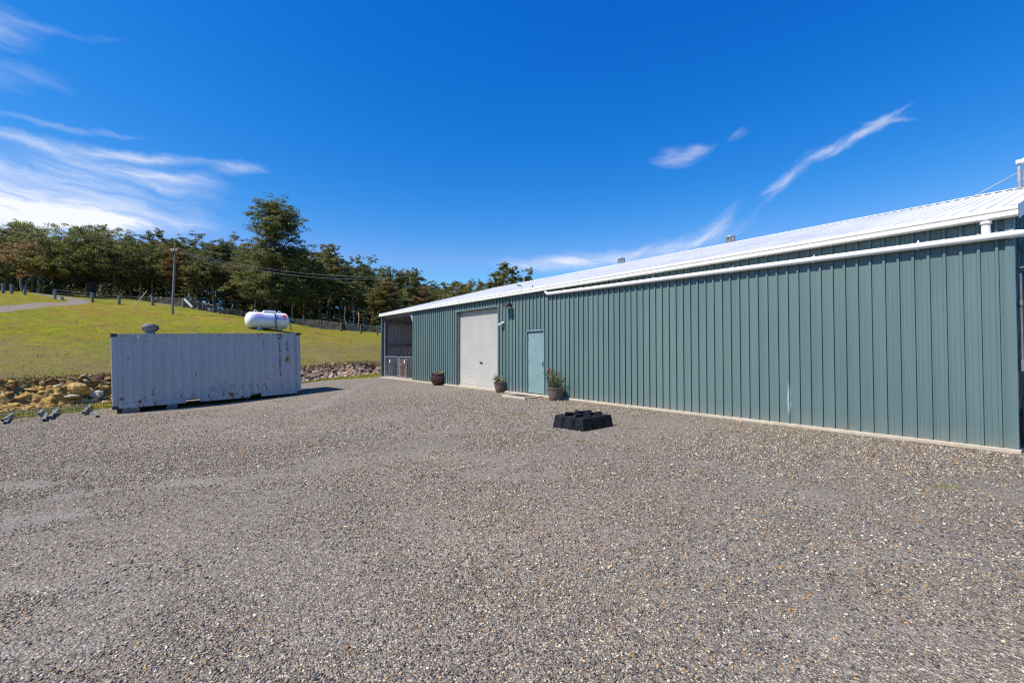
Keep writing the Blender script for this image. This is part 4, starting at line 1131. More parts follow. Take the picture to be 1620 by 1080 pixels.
# glazed brown bowl, tipped a little
p = hit(694, 608.5, 5, 40)
o = thing('flower_pot', 'round glossy brown pot of dry straw by the roller door, tipped on its side', 'flower pot', (p.x, p.y, p.z), .3)
r, h = .34, .52
bm = MB(); bm.lathe([(r*.45, 0), (r*.55, .015), (r*.80, h*.22), (r*.98, h*.5), (r, h*.62), (r*.95, h*.78), (r*.80, h*.90), (r*.78, h*.93), (r*.84, h*.97), (r*.82, h), (r*.72, h), (r*.70, h*.9), (.02, h*.86)], 32)
b_ = bm.build('pot', M['glaze_brown'], o, smooth=True); b_.rotation_euler = (rad(8), rad(-9), 0)
bm = MB()
for i in range(140):
    a = R.uniform(0, 6.28); d = R.uniform(0, .2); l = R.uniform(.12, .30)
    q = Vector((math.cos(a)*d + .04, math.sin(a)*d, h*.84)); e = q + Vector((R.gauss(.06, .09), R.gauss(0, .09), l*.75))
    bm.tube([q, (q+e)/2 + Vector((0, 0, .03)), e], .004, 3, False)
bm.build('dry_grass', M['straw'], o)
def leafy_pot(px, py, r, h, ph, label, nst, flowers, pink=0):
    p = hit(px, py, 5, 40)
    o = thing('flower_pot', label, 'flower pot', (p.x, p.y, p.z), R.uniform(0, 3))
    tubpot(r, h, o, M['terracotta_grey'])
    bm = MB(); bm.lathe([(r*.86, h*.84), (r*.5, h*.89), (.02, h*.9)], 20); bm.build('soil', M['soil'], o)
    bm = MB(); tips = []
    for i in range(nst):
        a = R.uniform(0, 6.28); d = R.uniform(.1, .75)*r
        q = Vector((math.cos(a)*d, math.sin(a)*d, h*.88)); e = q*1.0 + Vector((R.gauss(0, .10)+q.x*.35, R.gauss(0, .10)+q.y*.35, ph*R.uniform(.45, 1.)))
        m_ = (q+e)/2 + Vector((R.gauss(0, .03), R.gauss(0, .03), 0))
        bm.tube([q, m_, e], [.007, .006, .003], 5); tips.append((q, m_, e))
    bm.build('stems', M['plant_stem'], o)
    def gen():
        q, m_, e = R.choice(tips); t = R.random()
        c = (q.lerp(m_, t*2) if t < .5 else m_.lerp(e, t*2-1)); return c + Vector((R.gauss(0, .025), R.gauss(0, .025), R.gauss(0, .02))), None
    leaf_cards(nst*26, gen, .055, M['plant_green'], 'leaves', o)
    for k in range(flowers+pink):
        q, m_, e = R.choice(tips); c = e if R.random() < .6 else m_
        if k == 0: c = Vector((-r*.1, 0, h*1.25)) + Vector((0, 0, 0))
        bm = MB()
        for j in range(26):
            a = Vector((R.gauss(0, 1), R.gauss(0, 1), R.gauss(0, 1))).normalized(); b2 = a.orthogonal().normalized()*.02
            bm.add([c, c+a*.025+b2, c+a*.048, c+a*.025-b2], [(0, 1, 2, 3)])
        bm.build('flower', M['petal_red'] if k < flowers else M['petal_pink'], o)
    return o
leafy_pot(792, 620, .255, .37, .34, 'grey pot with sparse leafy stems between roller door and green door', 20, 1, 2)
leafy_pot(878.5, 633, .255, .39, .60, 'grey brown pot with tall red flowering stems against the wall after the green door', 30, 3, 2)

# ------------------------------------------------------------------ black moulded block on the gravel
fx = hit(922.5, 683, 3, 30)
ang = math.atan2(.63, .72)
W_, D_, H_ = .957, .80, .25
cx = fx + Vector((math.cos(ang), math.sin(ang), 0))*W_/2 + Vector((-math.sin(ang), math.cos(ang), 0))*D_/2
bk = thing('plastic_plinth', 'black moulded plastic plinth with raised crossing ribs lying on the gravel', 'plinth', (cx.x, cx.y, gz(cx.x, cx.y)-.005), ang)
bm = MB(); g_ = .030; tp = .035
for i in range(3):
    for j in range(3):
        x0, x1 = (-.5+i/3.)*W_, (-.5+(i+1)/3.)*W_; y0, y1 = (-.5+j/3.)*D_, (-.5+(j+1)/3.)*D_
        a0 = x0 + (0 if i == 0 else g_); a1 = x1 - (0 if i == 2 else g_); b0 = y0 + (0 if j == 0 else g_); b1 = y1 - (0 if j == 2 else g_)
        ta0 = a0 + (tp if i == 0 else .004); ta1 = a1 - (tp if i == 2 else .004); tb0 = b0 + (tp if j == 0 else .004); tb1 = b1 - (tp if j == 2 else .004)
        bm.add([(a0, b0, 0), (a1, b0, 0), (a1, b1, 0), (a0, b1, 0), (ta0, tb0, H_), (ta1, tb0, H_), (ta1, tb1, H_), (ta0, tb1, H_)],
               [(3, 2, 1, 0), (4, 5, 6, 7), (0, 1, 5, 4), (1, 2, 6, 5), (2, 3, 7, 6), (3, 0, 4, 7)])
bm.build('block', M['black_plastic'], bk, bevel=.014)
bm = MB(); bm.box((0, 0, .115), (W_-.16, D_-.16, .22)); bm.build('core', M['black_plastic'], bk)
for i in (1, 2):
    for ax in (0, 1):
        c_ = (-.5+i/3.); o0 = .5*(D_ if ax == 0 else W_)
        # a flat topped bar that turns down both sides with a chamfer at the shoulder
        prof = [(-o0+.012, 0), (-o0+.030, H_-.035), (-o0+.075, H_+.045), (o0-.075, H_+.045), (o0-.030, H_-.035), (o0-.012, 0)]
        if ax == 0: T = Matrix(((0, 0, 1, c_*W_), (1, 0, 0, 0), (0, 1, 0, 0), (0, 0, 0, 1)))
        else: T = Matrix(((1, 0, 0, 0), (0, 0, -1, c_*D_), (0, 1, 0, .003), (0, 0, 0, 1)))
        bm = MB(); bm.prism(prof, -.020, .020, T); bm.build('rib', M['black_plastic'], bk, bevel=.005)

# ------------------------------------------------------------------ shipping container
c0 = at(176.0, 648.6, 15.42); c1 = at(478.0, 622.0, 19.49)
cd_ = (c1-c0); cl = cd_.length; ex = cd_.normalized()
CL, CH, CW = 6.058, 2.591, 2.438
ey = Vector((0, 0, 1)).cross(ex).normalized(); ez = ex.cross(ey)
mid = (c0+c1)/2 + ey*(CW/2)
cont = thing('shipping_container', 'grey steel shipping container with rust spots raised on timber blocks', 'shipping container')
cont.rotation_euler = Matrix((ex, ey, ez)).transposed().to_euler(); cont.location = mid
hx, hy = CL/2, CW/2
bm = MB()        # corrugated sides and ends, roof
def corr(P, L, zlo, zhi, step=.278):
    pts = []; x = .17
    while x < L-.16:
        pts += [(x, 0), (x+.072, 0), (x+.072+.068, .036), (x+.072*2+.068, .036), (x+.278, 0)]; x += step
    pts = [(0.08, 0)] + [p for p in pts if p[0] < L-.1] + [(L-.08, 0)]
    for (a, d0), (b2, d1) in zip(pts[:-1], pts[1:]):
        bm.add([P(a, d0, zlo), P(b2, d1, zlo), P(b2, d1, zhi), P(a, d0, zhi)], [(0, 1, 2, 3)])
corr(lambda a, d, z: (-hx+a, -hy+.012+d, z), CL, .16, CH-.06)
body = bm.build('side_wall', M['container'], cont)
bm = MB(); corr(lambda a, d, z: (hx-a, hy-.012-d, z), CL, .16, CH-.06); bm.build('side_wall', M['container'], cont)
bm = MB(); corr(lambda a, d, z: (-hx+.03+d, hy-a, z), CW, .16, CH-.06); bm.build('end_wall', M['container'], cont)
bm = MB()
for k in (0, 1):
    y0 = -hy+.11 + k*(CW/2-.11); bm.box((hx-.05, y0+(CW/2-.12)/2, CH/2), (.05, CW/2-.125, CH-.3))
dr_ = bm.build('door', M['container'], cont)
bm = MB()
for yy in (-.75, -.3, .3, .75): bm.tube([(hx-.01, yy, .1), (hx-.01, yy, CH-.1)], .017, 8)
bm.build('lock_rod', M['zinc_dull'], dr_)
bm = MB(); x = -hx+.1; pts = []
while x < hx-.1:
    pts += [(x, 0), (x+.07, .0), (x+.09, .02), (x+.16, .02), (x+.18, 0)]; x += .209
for (a, d0), (b2, d1) in zip(pts[:-1], pts[1:]): bm.add([(a, -hy+.06, CH-.03+d0), (b2, -hy+.06, CH-.03+d1), (b2, hy-.06, CH-.03+d1), (a, hy-.06, CH-.03+d0)], [(0, 1, 2, 3)])
bm.build('roof', M['container'], cont)
bm = MB()        # rails and posts
def seg_rail(yc, sgn):
    bm.box((0, yc, CH-.045), (CL-.3, .06, .06))
    for a, b2 in ((-hx+.15, -.99), (-.55, 1.10), (1.50, hx-.15)): bm.box(((a+b2)/2, yc, .10), (b2-a, .05, .15))
    bm.box((0, yc+.003*sgn, .172), (CL-.3, .052, .012))
seg_rail(-hy+.03, 1); seg_rail(hy-.03, -1)
for xx in (-hx+.05, hx-.05):
    bm.box((xx, 0, CH-.06), (.09, CW-.3, .10)); bm.box((xx, 0, .10), (.09, CW-.3, .15))
bm.build('rail', M['container'], cont)
for xx in (-hx+.075, hx-.075):
    for yy in (-hy+.075, hy-.075):
        bm = MB(); bm.box((xx, yy, CH/2), (.15, .15, CH-.236)); bm.build('corner_post', M['container'], cont, bevel=.01)
        for zz in (.059, CH-.059):
            bm = MB(); bm.box((xx, yy, zz), (.172, .168, .118)); bb = bm.build('corner_casting', M['rust_dark'], cont, bevel=.008)
            bm = MB(); T = Matrix.Rotation(math.pi/2, 4, 'X'); bm.lathe([(.034, 0), (.034, .005)], 14, (xx, yy - .0845*(1 if yy < 0 else -1) + (.0 if yy < 0 else .0), zz), T); bm.build('hole', M['black_metal'], bb)  # black disc painted in for the dark inside of the casting
bm = MB(); bm.box((0, 0, .14), (CL-.2, CW-.12, .03)); bm.build('floor', M['timber_dark'], cont)
# data plate and vent cover
def on_side(px, py):
    """photo point -> (x, z) on the container's long side"""
    a, b = slope(px, py); o_ = Vector((0, 0, CAM_Z)); d = Vector((a, 1, b))
    nrm = ey; p0 = c0
    t = (p0-o_).dot(nrm)/d.dot(nrm); q = o_ + d*t - mid
    return q.dot(ex), q.dot(ez)
x, z = on_side(219.5, 536)
bm = MB(); bm.box((x, -hy-.002, z), (.09, .05, .20)); bm.box((x, -hy-.03, z+.06), (.06, .02, .05)); bm.build('vent_cover', M['decal_pale'], cont, bevel=.01)
def letters(txt, px0, py0, px1, py1, size, mat, name):
    """stencilled characters down the side, one text object turned to mesh"""
    for i, ch in enumerate(txt):
        if ch == ' ': continue
        f = i/(len(txt)-1)
        x, z = on_side(px0 + (px1-px0)*f, py0 + (py1-py0)*f)
        cu = bpy.data.curves.new(name, 'FONT'); cu.body = ch; cu.size = size; cu.align_x = 'CENTER'; cu.align_y = 'CENTER'; cu.offset = .003; cu.extrude = .001
        o = bpy.data.objects.new(name, cu)
        yield o, x, z
def lettering(specs, parent):
    bm = MB()
    dg = None
    for o, x, z in specs:
        COL.objects.link(o)
        dg = bpy.context.evaluated_depsgraph_get(); me = bpy.data.meshes.new_from_object(o.evaluated_get(dg))
        vs = [(x+v.co.x*.85, -hy-.006-v.co.z, z+v.co.y) for v in me.vertices]
        bm.add(vs, [tuple(p.vertices) for p in me.polygons])
        COL.objects.unlink(o); bpy.data.meshes.remove(me); bpy.data.objects.remove(o)
    return bm.build('stencilled_number', M['text_dark'], parent)
sp = list(letters('CRXU', 441.8, 542.3, 442.5, 556.5, .135, None, 'glyph')) + list(letters('228816', 442.8, 562.8, 443.4, 586, .135, None, 'glyph')) + list(letters('4', 443.5, 592, 443.5, 592, .135, None, 'glyph')) if False else None
specs = list(letters('CRXU', 441.8, 542.3, 442.5, 556.5, .135, None, 'glyph')) + list(letters('228816', 442.8, 562.8, 443.4, 586.2, .135, None, 'glyph'))
def one(ch, px, py, size=.135):
    x, z = on_side(px, py)
    cu = bpy.data.curves.new('glyph', 'FONT'); cu.body = ch; cu.size = size; cu.align_x = 'CENTER'; cu.align_y = 'CENTER'; cu.offset = .003; cu.extrude = .001
    return bpy.data.objects.new('glyph', cu), x, z
specs.append(one('4', 443.6, 592))
specs += list(letters('22G1', 453.6, 542.3, 454.4, 556.2, .135, None, 'glyph'))
lettering(specs, cont)
# round-bottomed emblem above the number
x, z = on_side(442, 533)
bm = MB(); w_, h_ = .075, .22
for poly in ([(-w_, h_/2), (w_, h_/2), (w_, h_/2-.05), (-w_, h_/2-.05)], [(-w_, h_/2-.05), (-w_+.03, h_/2-.05), (-w_+.03, -h_*.2), (-w_, -h_*.2)], [(w_-.03, h_/2-.05), (w_, h_/2-.05), (w_, -h_*.2), (w_-.03, -h_*.2)], [(-w_, -h_*.2), (w_, -h_*.2), (w_*.5, -h_/2), (-w_*.5, -h_/2)]):
    T = Matrix(((1, 0, 0, x), (0, 0, -1, -hy-.006), (0, 1, 0, z), (0, 0, 0, 1))); bm.prism(poly, 0, .002, T)
bm.build('emblem', M['text_faded'], cont)
x, z = on_side(454.3, 568)
bm = MB(); bm.box((x, -hy-.006, z), (.13, .006, .22)); dc = bm.build('height_decal', M['sign_yellow'], cont)
bm = MB(); bm.box((x, -hy-.011, z-.05), (.09, .003, .035)); bm.box((x, -hy-.011, z+.03), (.07, .003, .05)); bm.build('marking', M['text_dark'], dc)
x, z = on_side(455, 579)
bm = MB(); T = Matrix(((1, 0, 0, x), (0, 0, -1, -hy-.005), (0, 1, 0, z), (0, 0, 0, 1))); bm.prism([(-.09, -.10), (.09, -.10), (0, .10)], 0, .004, T)
bm.build('warning_decal', M['decal_pale'], cont)
# timber blocks under it
for nm, px, py, dx, dz, lb in (('timber_block', 207, 650, .46, .17, 'grey timber block under the container corner beside the steel rods'), ('timber_block', 272, 640, .30, .12, 'grey timber block under the container next to the fork pocket')):
    x, z = on_side(px, py); p = mid + ex*x + ey*(-hy+.12); g = gz(p.x, p.y); top = (p - mid).dot(ez); zb = mid.z + ex.z*x + .018
    hgt = max(.05, zb-g+.03)
    bm = MB(); bm.box((0, 0, hgt*.25-.03), (dx, .3, hgt*.5-.004)); bm.box((.01, .01, hgt*.75-.03), (dx, .28, hgt*.5-.004)); o = bm.build(nm, M['timber_grey'], bevel=.008)
    o.location = (p.x, p.y, g); o.rotation_euler.z = math.atan2(ex.y, ex.x); tag(o, lb, 'timber block')
# turbine ventilator on the container roof
x = on_side(242, 526)[0]
k = mid + ex*x + ey*.25 + ez*(CH+.0)
tv = thing('turbine_vent', 'grey spinning turbine ventilator on the container roof', 'roof ventilator', k)
bm = MB(); bm.box((0, 0, .01), (.5, .5, .03)); bm.lathe([(.17, .0), (.16, .12)], 18); bm.build('base', M['zinc_dull'], tv)
bm = MB(); n = 22
for j in range(n):
    a = 2*math.pi*j/n; pr = []
    for i in range(7):
        f = i/6; zz = .12 + .24*f; r = (.19, .235, .262, .272, .268, .245, .19)[i]
        pr.append((r*math.cos(a+f*.25), r*math.sin(a+f*.25), zz, r*math.cos(a+.30+f*.25)*.90, r*math.sin(a+.30+f*.25)*.90))
    for u, v in zip(pr[:-1], pr[1:]):
        bm.add([u[:3], (u[3], u[4], u[2]), (v[3], v[4], v[2]), v[:3]], [(0, 1, 2, 3)])
bm.lathe([(.18, .36), (.17, .385), (.10, .41), (.01, .415)], 20); bm.build('turbine', M['zinc_dull'], tv)

# ------------------------------------------------------------------ steel rods and sections on the ground
p0 = hit(60, 662, 8, 30)
sf = thing('steel_rack', 'low dark steel rack of long thin rods and short box sections on the gravel edge', 'steel rack', p0)
def GP(px, py, up): q = hit(px, py, 8, 30); return q + Vector((0, 0, up)) - p0
def ext(a, b, f): return a + (b-a)*f
for (xa, ya), (xb, yb), up in (((5, 668), (158, 652), .13), ((2, 662.5), (140, 649.5), .14), ((2, 659.5), (138, 645.5), .15)):
    a, b = GP(xa, ya, up), GP(xb, yb, up); a = ext(b, a, 1.5)
    m_ = ext(a, b, .5) + Vector((0, 0, -.02))
    bm = MB(); bm.tube([a, m_, b], .017, 7); bm.build('rod', M['zinc_dull'], sf)
def boxsec(A_, B_, w_=.066):
    A_ = A_.lerp(B_, .08); B_ = A_.lerp(B_, .88)
    bm = MB(); dd = (B_-A_); T = dd.to_track_quat('X', 'Z').to_matrix().to_4x4(); l = dd.length; c = (A_+B_)/2; h_ = w_/2
    for dy, dzz, sy, sz in ((h_, 0, .008, w_-.017), (-h_, 0, .008, w_-.017), (0, h_, w_+.008, .008), (0, -h_, w_+.008, .008)):
        bm.box(c + (T.to_3x3() @ Vector((0, dy, dzz))), (l, sy, sz), mat=T)
    bm.build('box_section', M['zinc_dull'], sf)
for xa, ya, xb, yb, ua, ub in ((131, 658, 140, 647, .09, .10), (139, 651, 143.5, 644.5, .10, .11), (62, 660, 68, 651, .09, .10), (69, 668, 74, 657, .05, .10), (79, 665, 87, 653, .08, .10), (84, 660, 93, 651, .09, .12), (3, 670, 22, 658, .08, .10), (7, 672, 17, 661, .04, .05), (147, 655, 155, 661, .08, .03)):
    boxsec(GP(xa, ya, ua), GP(xb, yb, ub))

# ------------------------------------------------------------------ gas tank on the hill
ptk = hit(423, 521.5, 24, 60); Yt = ptk.y; u = Yt/F
tl, tr = 70*u*.90, 12.7*u
gt = thing('gas_tank', 'white horizontal gas tank with a red diamond sign on the grassy slope', 'gas tank', ptk, rad(40))
zc = tr + .18*u*10
bm = MB(); n = 28; prof = []
for i in range(9): a = math.pi/2*i/8; prof.append((tr*math.sin(a)+.001, -tl/2 + tr*.62*(1-math.cos(a))))
for i in range(9): a = math.pi/2*(1-i/8); prof.append((tr*math.sin(a)+.001, tl/2 - tr*.62*(1-math.cos(a))))
Tx = Matrix.Rotation(math.pi/2, 4, 'Y'); bm.lathe(prof, n, (0, 0, zc), Tx); bm.build('vessel', M['tank_white'], gt, smooth=True)
for xx in (-tl*.20, tl*.24):
    bm = MB(); bm.add([(xx-.10, -tr*.55, -.02), (xx+.10, -tr*.55, -.02), (xx+.10, tr*.55, -.02), (xx-.10, tr*.55, -.02), (xx-.06, -tr*.42, zc-tr*.86), (xx+.06, -tr*.42, zc-tr*.86), (xx+.06, tr*.42, zc-tr*.86), (xx-.06, tr*.42, zc-tr*.86)], [(3, 2, 1, 0), (4, 5, 6, 7), (0, 1, 5, 4), (1, 2, 6, 5), (2, 3, 7, 6), (3, 0, 4, 7)])
    bm.build('saddle', M['tank_white'], gt)
    bm = MB(); bm.box((xx, 0, .0), (.5, tr*1.3, .10)); bm.build('footing', M['concrete'], gt)
bm = MB()        # guard collar over the valves
bm.add([(-tl*.13, -.32, zc+tr*.90), (tl*.20, -.32, zc+tr*.90), (tl*.20, .32, zc+tr*.90), (-tl*.13, .32, zc+tr*.90), (-tl*.085, -.26, zc+tr*1.24), (tl*.165, -.26, zc+tr*1.24), (tl*.165, .26, zc+tr*1.24), (-tl*.085, .26, zc+tr*1.24)], [(3, 2, 1, 0), (4, 5, 6, 7), (0, 1, 5, 4), (1, 2, 6, 5), (2, 3, 7, 6), (3, 0, 4, 7)])
bm.build('valve_cover', M['tank_white'], gt, bevel=.02)
for xx in (-tl*.27, tl*.27):
    bm = MB(); bm.tube([(xx + .12*math.cos(a), 0, zc+tr+.02+.13*math.sin(a)) for a in [math.pi*k/8 for k in range(9)]], .03, 7); bm.build('lifting_lug', M['tank_white'], gt)
def tank_patch(x0, x1, a0, a1, mat, name, off=.004, poly=None):
    """a decal wrapped on the shell, angles in degrees up from the horizontal on the viewer's side"""
    bm = MB(); n = 8
    for i in range(n):
        b0 = rad(a0 + (a1-a0)*i/n); b1 = rad(a0 + (a1-a0)*(i+1)/n)
        f0 = f1 = 0
        if poly == 'diamond':
            f0 = .5*abs(2*i/n-1); f1 = .5*abs(2*(i+1)/n-1)
        w_ = x1-x0; r = tr+off
        bm.add([(x0+w_*f0, -r*math.cos(b0), zc+r*math.sin(b0)), (x1-w_*f0, -r*math.cos(b0), zc+r*math.sin(b0)), (x1-w_*f1, -r*math.cos(b1), zc+r*math.sin(b1)), (x0+w_*f1, -r*math.cos(b1), zc+r*math.sin(b1))], [(0, 1, 2, 3)])
    return bm.build(name, mat, gt)
tank_patch(-tl*.34, tl*.42, 8, 42, M['pale_blue_decal'], 'colour_band')
tank_patch(tl*.285, tl*.41, 14, 54, M['red'], 'diamond_sign', .009, 'diamond')
def dash_line(x0, x1, a0, a1, mat, nm):
    bm = MB(); x = x0; r = tr+.009
    while x < x1:
        w_ = R.uniform(.06, .13)
        bm.add([(x, -r*math.cos(rad(a0)), zc+r*math.sin(rad(a0))), (min(x+w_, x1), -r*math.cos(rad(a0)), zc+r*math.sin(rad(a0))), (min(x+w_, x1), -r*math.cos(rad(a1)), zc+r*math.sin(rad(a1))), (x, -r*math.cos(rad(a1)), zc+r*math.sin(rad(a1)))], [(0, 1, 2, 3)])
        x += w_ + .035
    bm.build(nm, mat, gt)
dash_line(-tl*.29, -tl*.12, 44, 49, M['red'], 'lettering'); dash_line(-tl*.26, -tl*.13, 34, 39, M['red'], 'lettering'); dash_line(-tl*.28, -tl*.10, 22, 28, M['blue_decal'], 'lettering')
dash_line(tl*.17, tl*.29, 44, 48, M['blue_decal'], 'lettering'); dash_line(tl*.19, tl*.29, 33, 38, M['blue_decal'], 'lettering'); dash_line(tl*.17, tl*.41, 8, 14, M['blue_decal'], 'lettering'); dash_line(tl*.20, tl*.29, 21, 26, M['blue_decal'], 'lettering')
bm = MB(); bm.tube([(tl*.15, -tr-.12, 0.), (tl*.145, -tr-.10, zc*.7), (tl*.14, -tr*.85, zc+tr*.75), (tl*.12, -tr*.5, zc+tr*.92)], .05, 7); bm.build('hose', M['black_metal'], gt)
for px, pyb, hh, lean, lb in ((426.6, 521.5, 32, 0, 'tall dark steel post standing in front of the gas tank'), (462, 522.6, 12, -.28, 'short leaning dark stake beside the gas tank end with the red sign')):
    b_ = hit(px, pyb, 24, 60); uu = b_.y/F
    bm = MB(); bm.tube([(0, 0, -.1), (lean*uu*hh, 0, hh*uu)], .035, 7)
    bm.box((lean*uu*hh, 0, hh*uu), (.08, .08, .02))
    o = bm.build('steel_post', M['black_metal']); o.location = b_ + Vector((0, -.05, 0)); tag(o, lb, 'post')

# ------------------------------------------------------------------ fences, posts, power line
FENCE = [(85, 477, 16), (144.5, 480, 15.5), (187, 482, 15), (240, 486.7, 14.5), (289, 492, 15.5), (321, 493, 12.5), (337.5, 494, 12.5), (360, 497, 11.5), (381.5, 500.5, 12), (409, 503, 12), (433, 506, 13), (456, 510, 13), (480, 515, 14), (507, 520.5, 14.5), (540, 523, 14), (571, 527.5, 15), (597, 531, 15), (640, 537, 16)]
FY = 60.
pf = []
for px, pyb, hh in FENCE:
    q = hit(px, pyb, 40, 95)
    pf.append([px, q])
# keep the line smooth in depth
Ys = np.array([q.y for _, q in pf]); Ys = np.clip(Ys, 50, 78)
Ys = np.convolve(np.pad(Ys, 2, mode='edge'), np.ones(5)/5, 'valid')
pts_f = []
for (px, q), Y, (_, pyb, hh) in zip(pf, Ys, FENCE):
    p = on(px, Y); pts_f.append((p, hh*Y/F))
fn = thing('paddock_fence', 'long post and wire fence along the edge of the dark wood', 'fence', pts_f[0][0])
o0 = pts_f[0][0]
for p, hh in pts_f:
    r = R.uniform(.13, .17) if len(fn.children) < 5 else R.uniform(.09, .12)
    bm = MB(); q = p-o0; bm.tube([q - Vector((0, 0, .3)), q + Vector((R.uniform(-.03, .03), 0, hh*.6)), q + Vector((R.uniform(-.05, .05), 0, hh))], [r, r*.98, r*.93], 9); bm.build('post', M['timber_grey'] if len(fn.children) < 5 else M['timber_dark'], fn)  # thinner posts take darker timber that stands in for shade on them
bm = MB()
for (p, h0), (p2, h2) in zip(pts_f[:-1], pts_f[1:]):
    for f in ((.35, .65, .93) if p.x < -41 else (.12, .24, .36, .48, .6, .72, .84, .95)):
        bm.tube([p-o0+Vector((0, 0, h0*f)), (p+p2)/2-o0+Vector((0, 0, (h0+h2)/2*f-.03)), p2-o0+Vector((0, 0, h2*f))], .006 if p.x < -41 else .009, 4, False)
    nd = max(1, int((p2-p).length/(.7 if p.x > -40 else 2.2)))
    for i in range(1, nd): 
        c = p.lerp(p2, i/nd); c.z = gz(c.x, c.y); bm.tube([c-o0, c-o0+Vector((0, 0, h0*.96))], .010, 4, False)
bm.build('wires', M['wire'], fn)
bm = MB()
for a, b2 in ((4, 5), (5, 6)):
    (p, h0), (p2, h2) = pts_f[a], pts_f[b2]; bm.tube([p-o0+Vector((0, -.1, h0*.93)), p2-o0+Vector((0, -.1, h2*.93))], .055, 7)
bm.build('top_rail', M['timber_grey'], fn)
bm = MB(); p, h0 = pts_f[4]
bm.tube([p-o0+Vector((.25, -.2, h0*.85)), p-o0+Vector((1.35, -.5, .0))], .12, 6); bm.build('brace', M['timber_pale'], fn)
bm = MB(); bm.tube([p-o0+Vector((-.2, 0, .45)), p-o0+Vector((-1.3, -.1, -.05))], .08, 6); bm.build('brace', M['timber_dark'], fn)
# netting of the far stretch
n_ = bpy.data.meshes.new('x'); bpy.data.meshes.remove(n_)
# gateway posts beside the track
for px, pyb, hh, extra_, lb in ((2.5, 476.5, 16, 0, 'square grey gateway post at the edge of the photo beside the farm track'), (16, 476.5, 15.5, 0, 'grey gateway post second along from the photo edge'), (37, 475.5, 15.5, 1, 'grey gateway post with a dark mailbox fixed on it')):
    q = on(px, float(np.clip(hit(px, pyb, 40, 95).y, 50, 76))); uu = q.y/F
    o = thing('gateway_post', lb, 'post', q)
    bm = MB(); bm.tube([(0, 0, -.2), (0, 0, hh*uu)], [2.1*uu, 2.0*uu], 9); bm.build('post', M['timber_grey'], o)
    bm = MB(); bm.box((0, 0, hh*uu-.2), (4.4*uu, 4.4*uu, .05)); bm.build('strap', M['zinc_dull'], o)
    if extra_:
        bm = MB(); bm.box((-1.6*uu, -.1, hh*uu-1.0*uu), (3.4*uu, .4, 3.4*uu)); bm.build('mailbox', M['black_metal'], o, bevel=.02)
q = on(94.5, float(np.clip(hit(94.5, 476.5, 40, 95).y, 50, 76))); uu = q.y/F
bm = MB(); bm.box((0, 0, 2.4*uu), (4.8*uu, .4, 5*uu)); bm.box((0, 0, 4.95*uu), (5.2*uu, .46, .05)); o = bm.build('concrete_block', M['concrete'], bevel=.03); o.location = q; tag(o, 'small pale block on the grass beside the fence end post and track', 'block')
q = on(21, 82.); uu = q.y/F
bm = MB(); bm.box((0, 0, 1.6*uu), (5*uu, .5, 3.4*uu)); bm.box((0, 0, 3.35*uu), (5.4*uu, .56, .06)); o = bm.build('concrete_block', M['concrete'], bevel=.03); o.location = q; tag(o, 'far grey block beyond the gateway posts by the trees', 'block')
# leaning pale stick
q = hit(209, 487.5, 40, 70); uu = q.y/F
bm = MB(); bm.tube([(0, 0, -.1), (19*uu*.5, .1, 13*uu), (20.5*uu, .2, 28*uu)], [.05, .045, .03], 7); o = bm.build('leaning_pole', M['timber_pale']); o.location = q; tag(o, 'thin pale pole leaning on the fence between the spreading tree and power pole', 'pole')

# power pole and lines
q = hit(272.5, 497, 35, 70); uu = q.y/F
pp = thing('power_pole', 'tall weathered timber power pole on the grass before the wood', 'power pole', q)
ht = 118.5*uu
bm = MB(); bm.tube([(0, 0, -.3), (.02*uu*90, 0, ht*.5), (3.2*uu, 0, ht)], [1.8*uu, 1.6*uu, 1.25*uu], 12); bm.build('pole', M['timber_grey'], pp)
bm = MB(); bm.box((2.8*uu, -.12, ht-19*uu), (9*uu, .12, .12)); bm.build('crossarm', M['timber_dark'], pp)
for xx in (-1.2, 2.0, 6.4):
    bm = MB(); bm.lathe([(.03, 0), (.06, .03), (.04, .08), (.06, .11), (.03, .17)], 8, (xx*uu, -.12, ht-19*uu+.06)); bm.build('insulator', M['tank_white'], pp)
bm = MB(); bm.box((3.0*uu, -.1, ht-1.5*uu), (2.6*uu, .2, 2.*uu)); bm.build('cap', M['zinc_dull'], pp)
def wire(pa, pb, sag, label):
    pa = Vector(pa); pb = Vector(pb); pts = []
    for i in range(25):
        f = i/24; c = pa.lerp(pb, f); c.z -= sag*4*f*(1-f); pts.append(c - pa)
    bm = MB(); bm.tube(pts, .015, 5, False); o = bm.build('power_line', M['cable'] if 'pale' in label else M['timber_dark']); o.location = pa
    tag(o, label, 'power line')
top = lambda xx, zz: q + Vector((xx*uu, -.12, ht-zz*uu))
wire(top(6.4, 18), at(648, 436.5, 52.), .9, 'upper pale wire running from the power pole crossarm toward the shed')
wire(top(2.0, 18.3), at(642, 438.5, 51.), 1.1, 'lowest pale wire of the pair running from the pole toward the shed')
wire(top(3.2, 3), at(-160, 331, 62.), .7, 'upper dark wire running from the power pole top past the clouds')
wire(top(-1.2, 5), at(-160, 336, 60.), .8, 'lower dark wire running from the power pole top past the clouds')

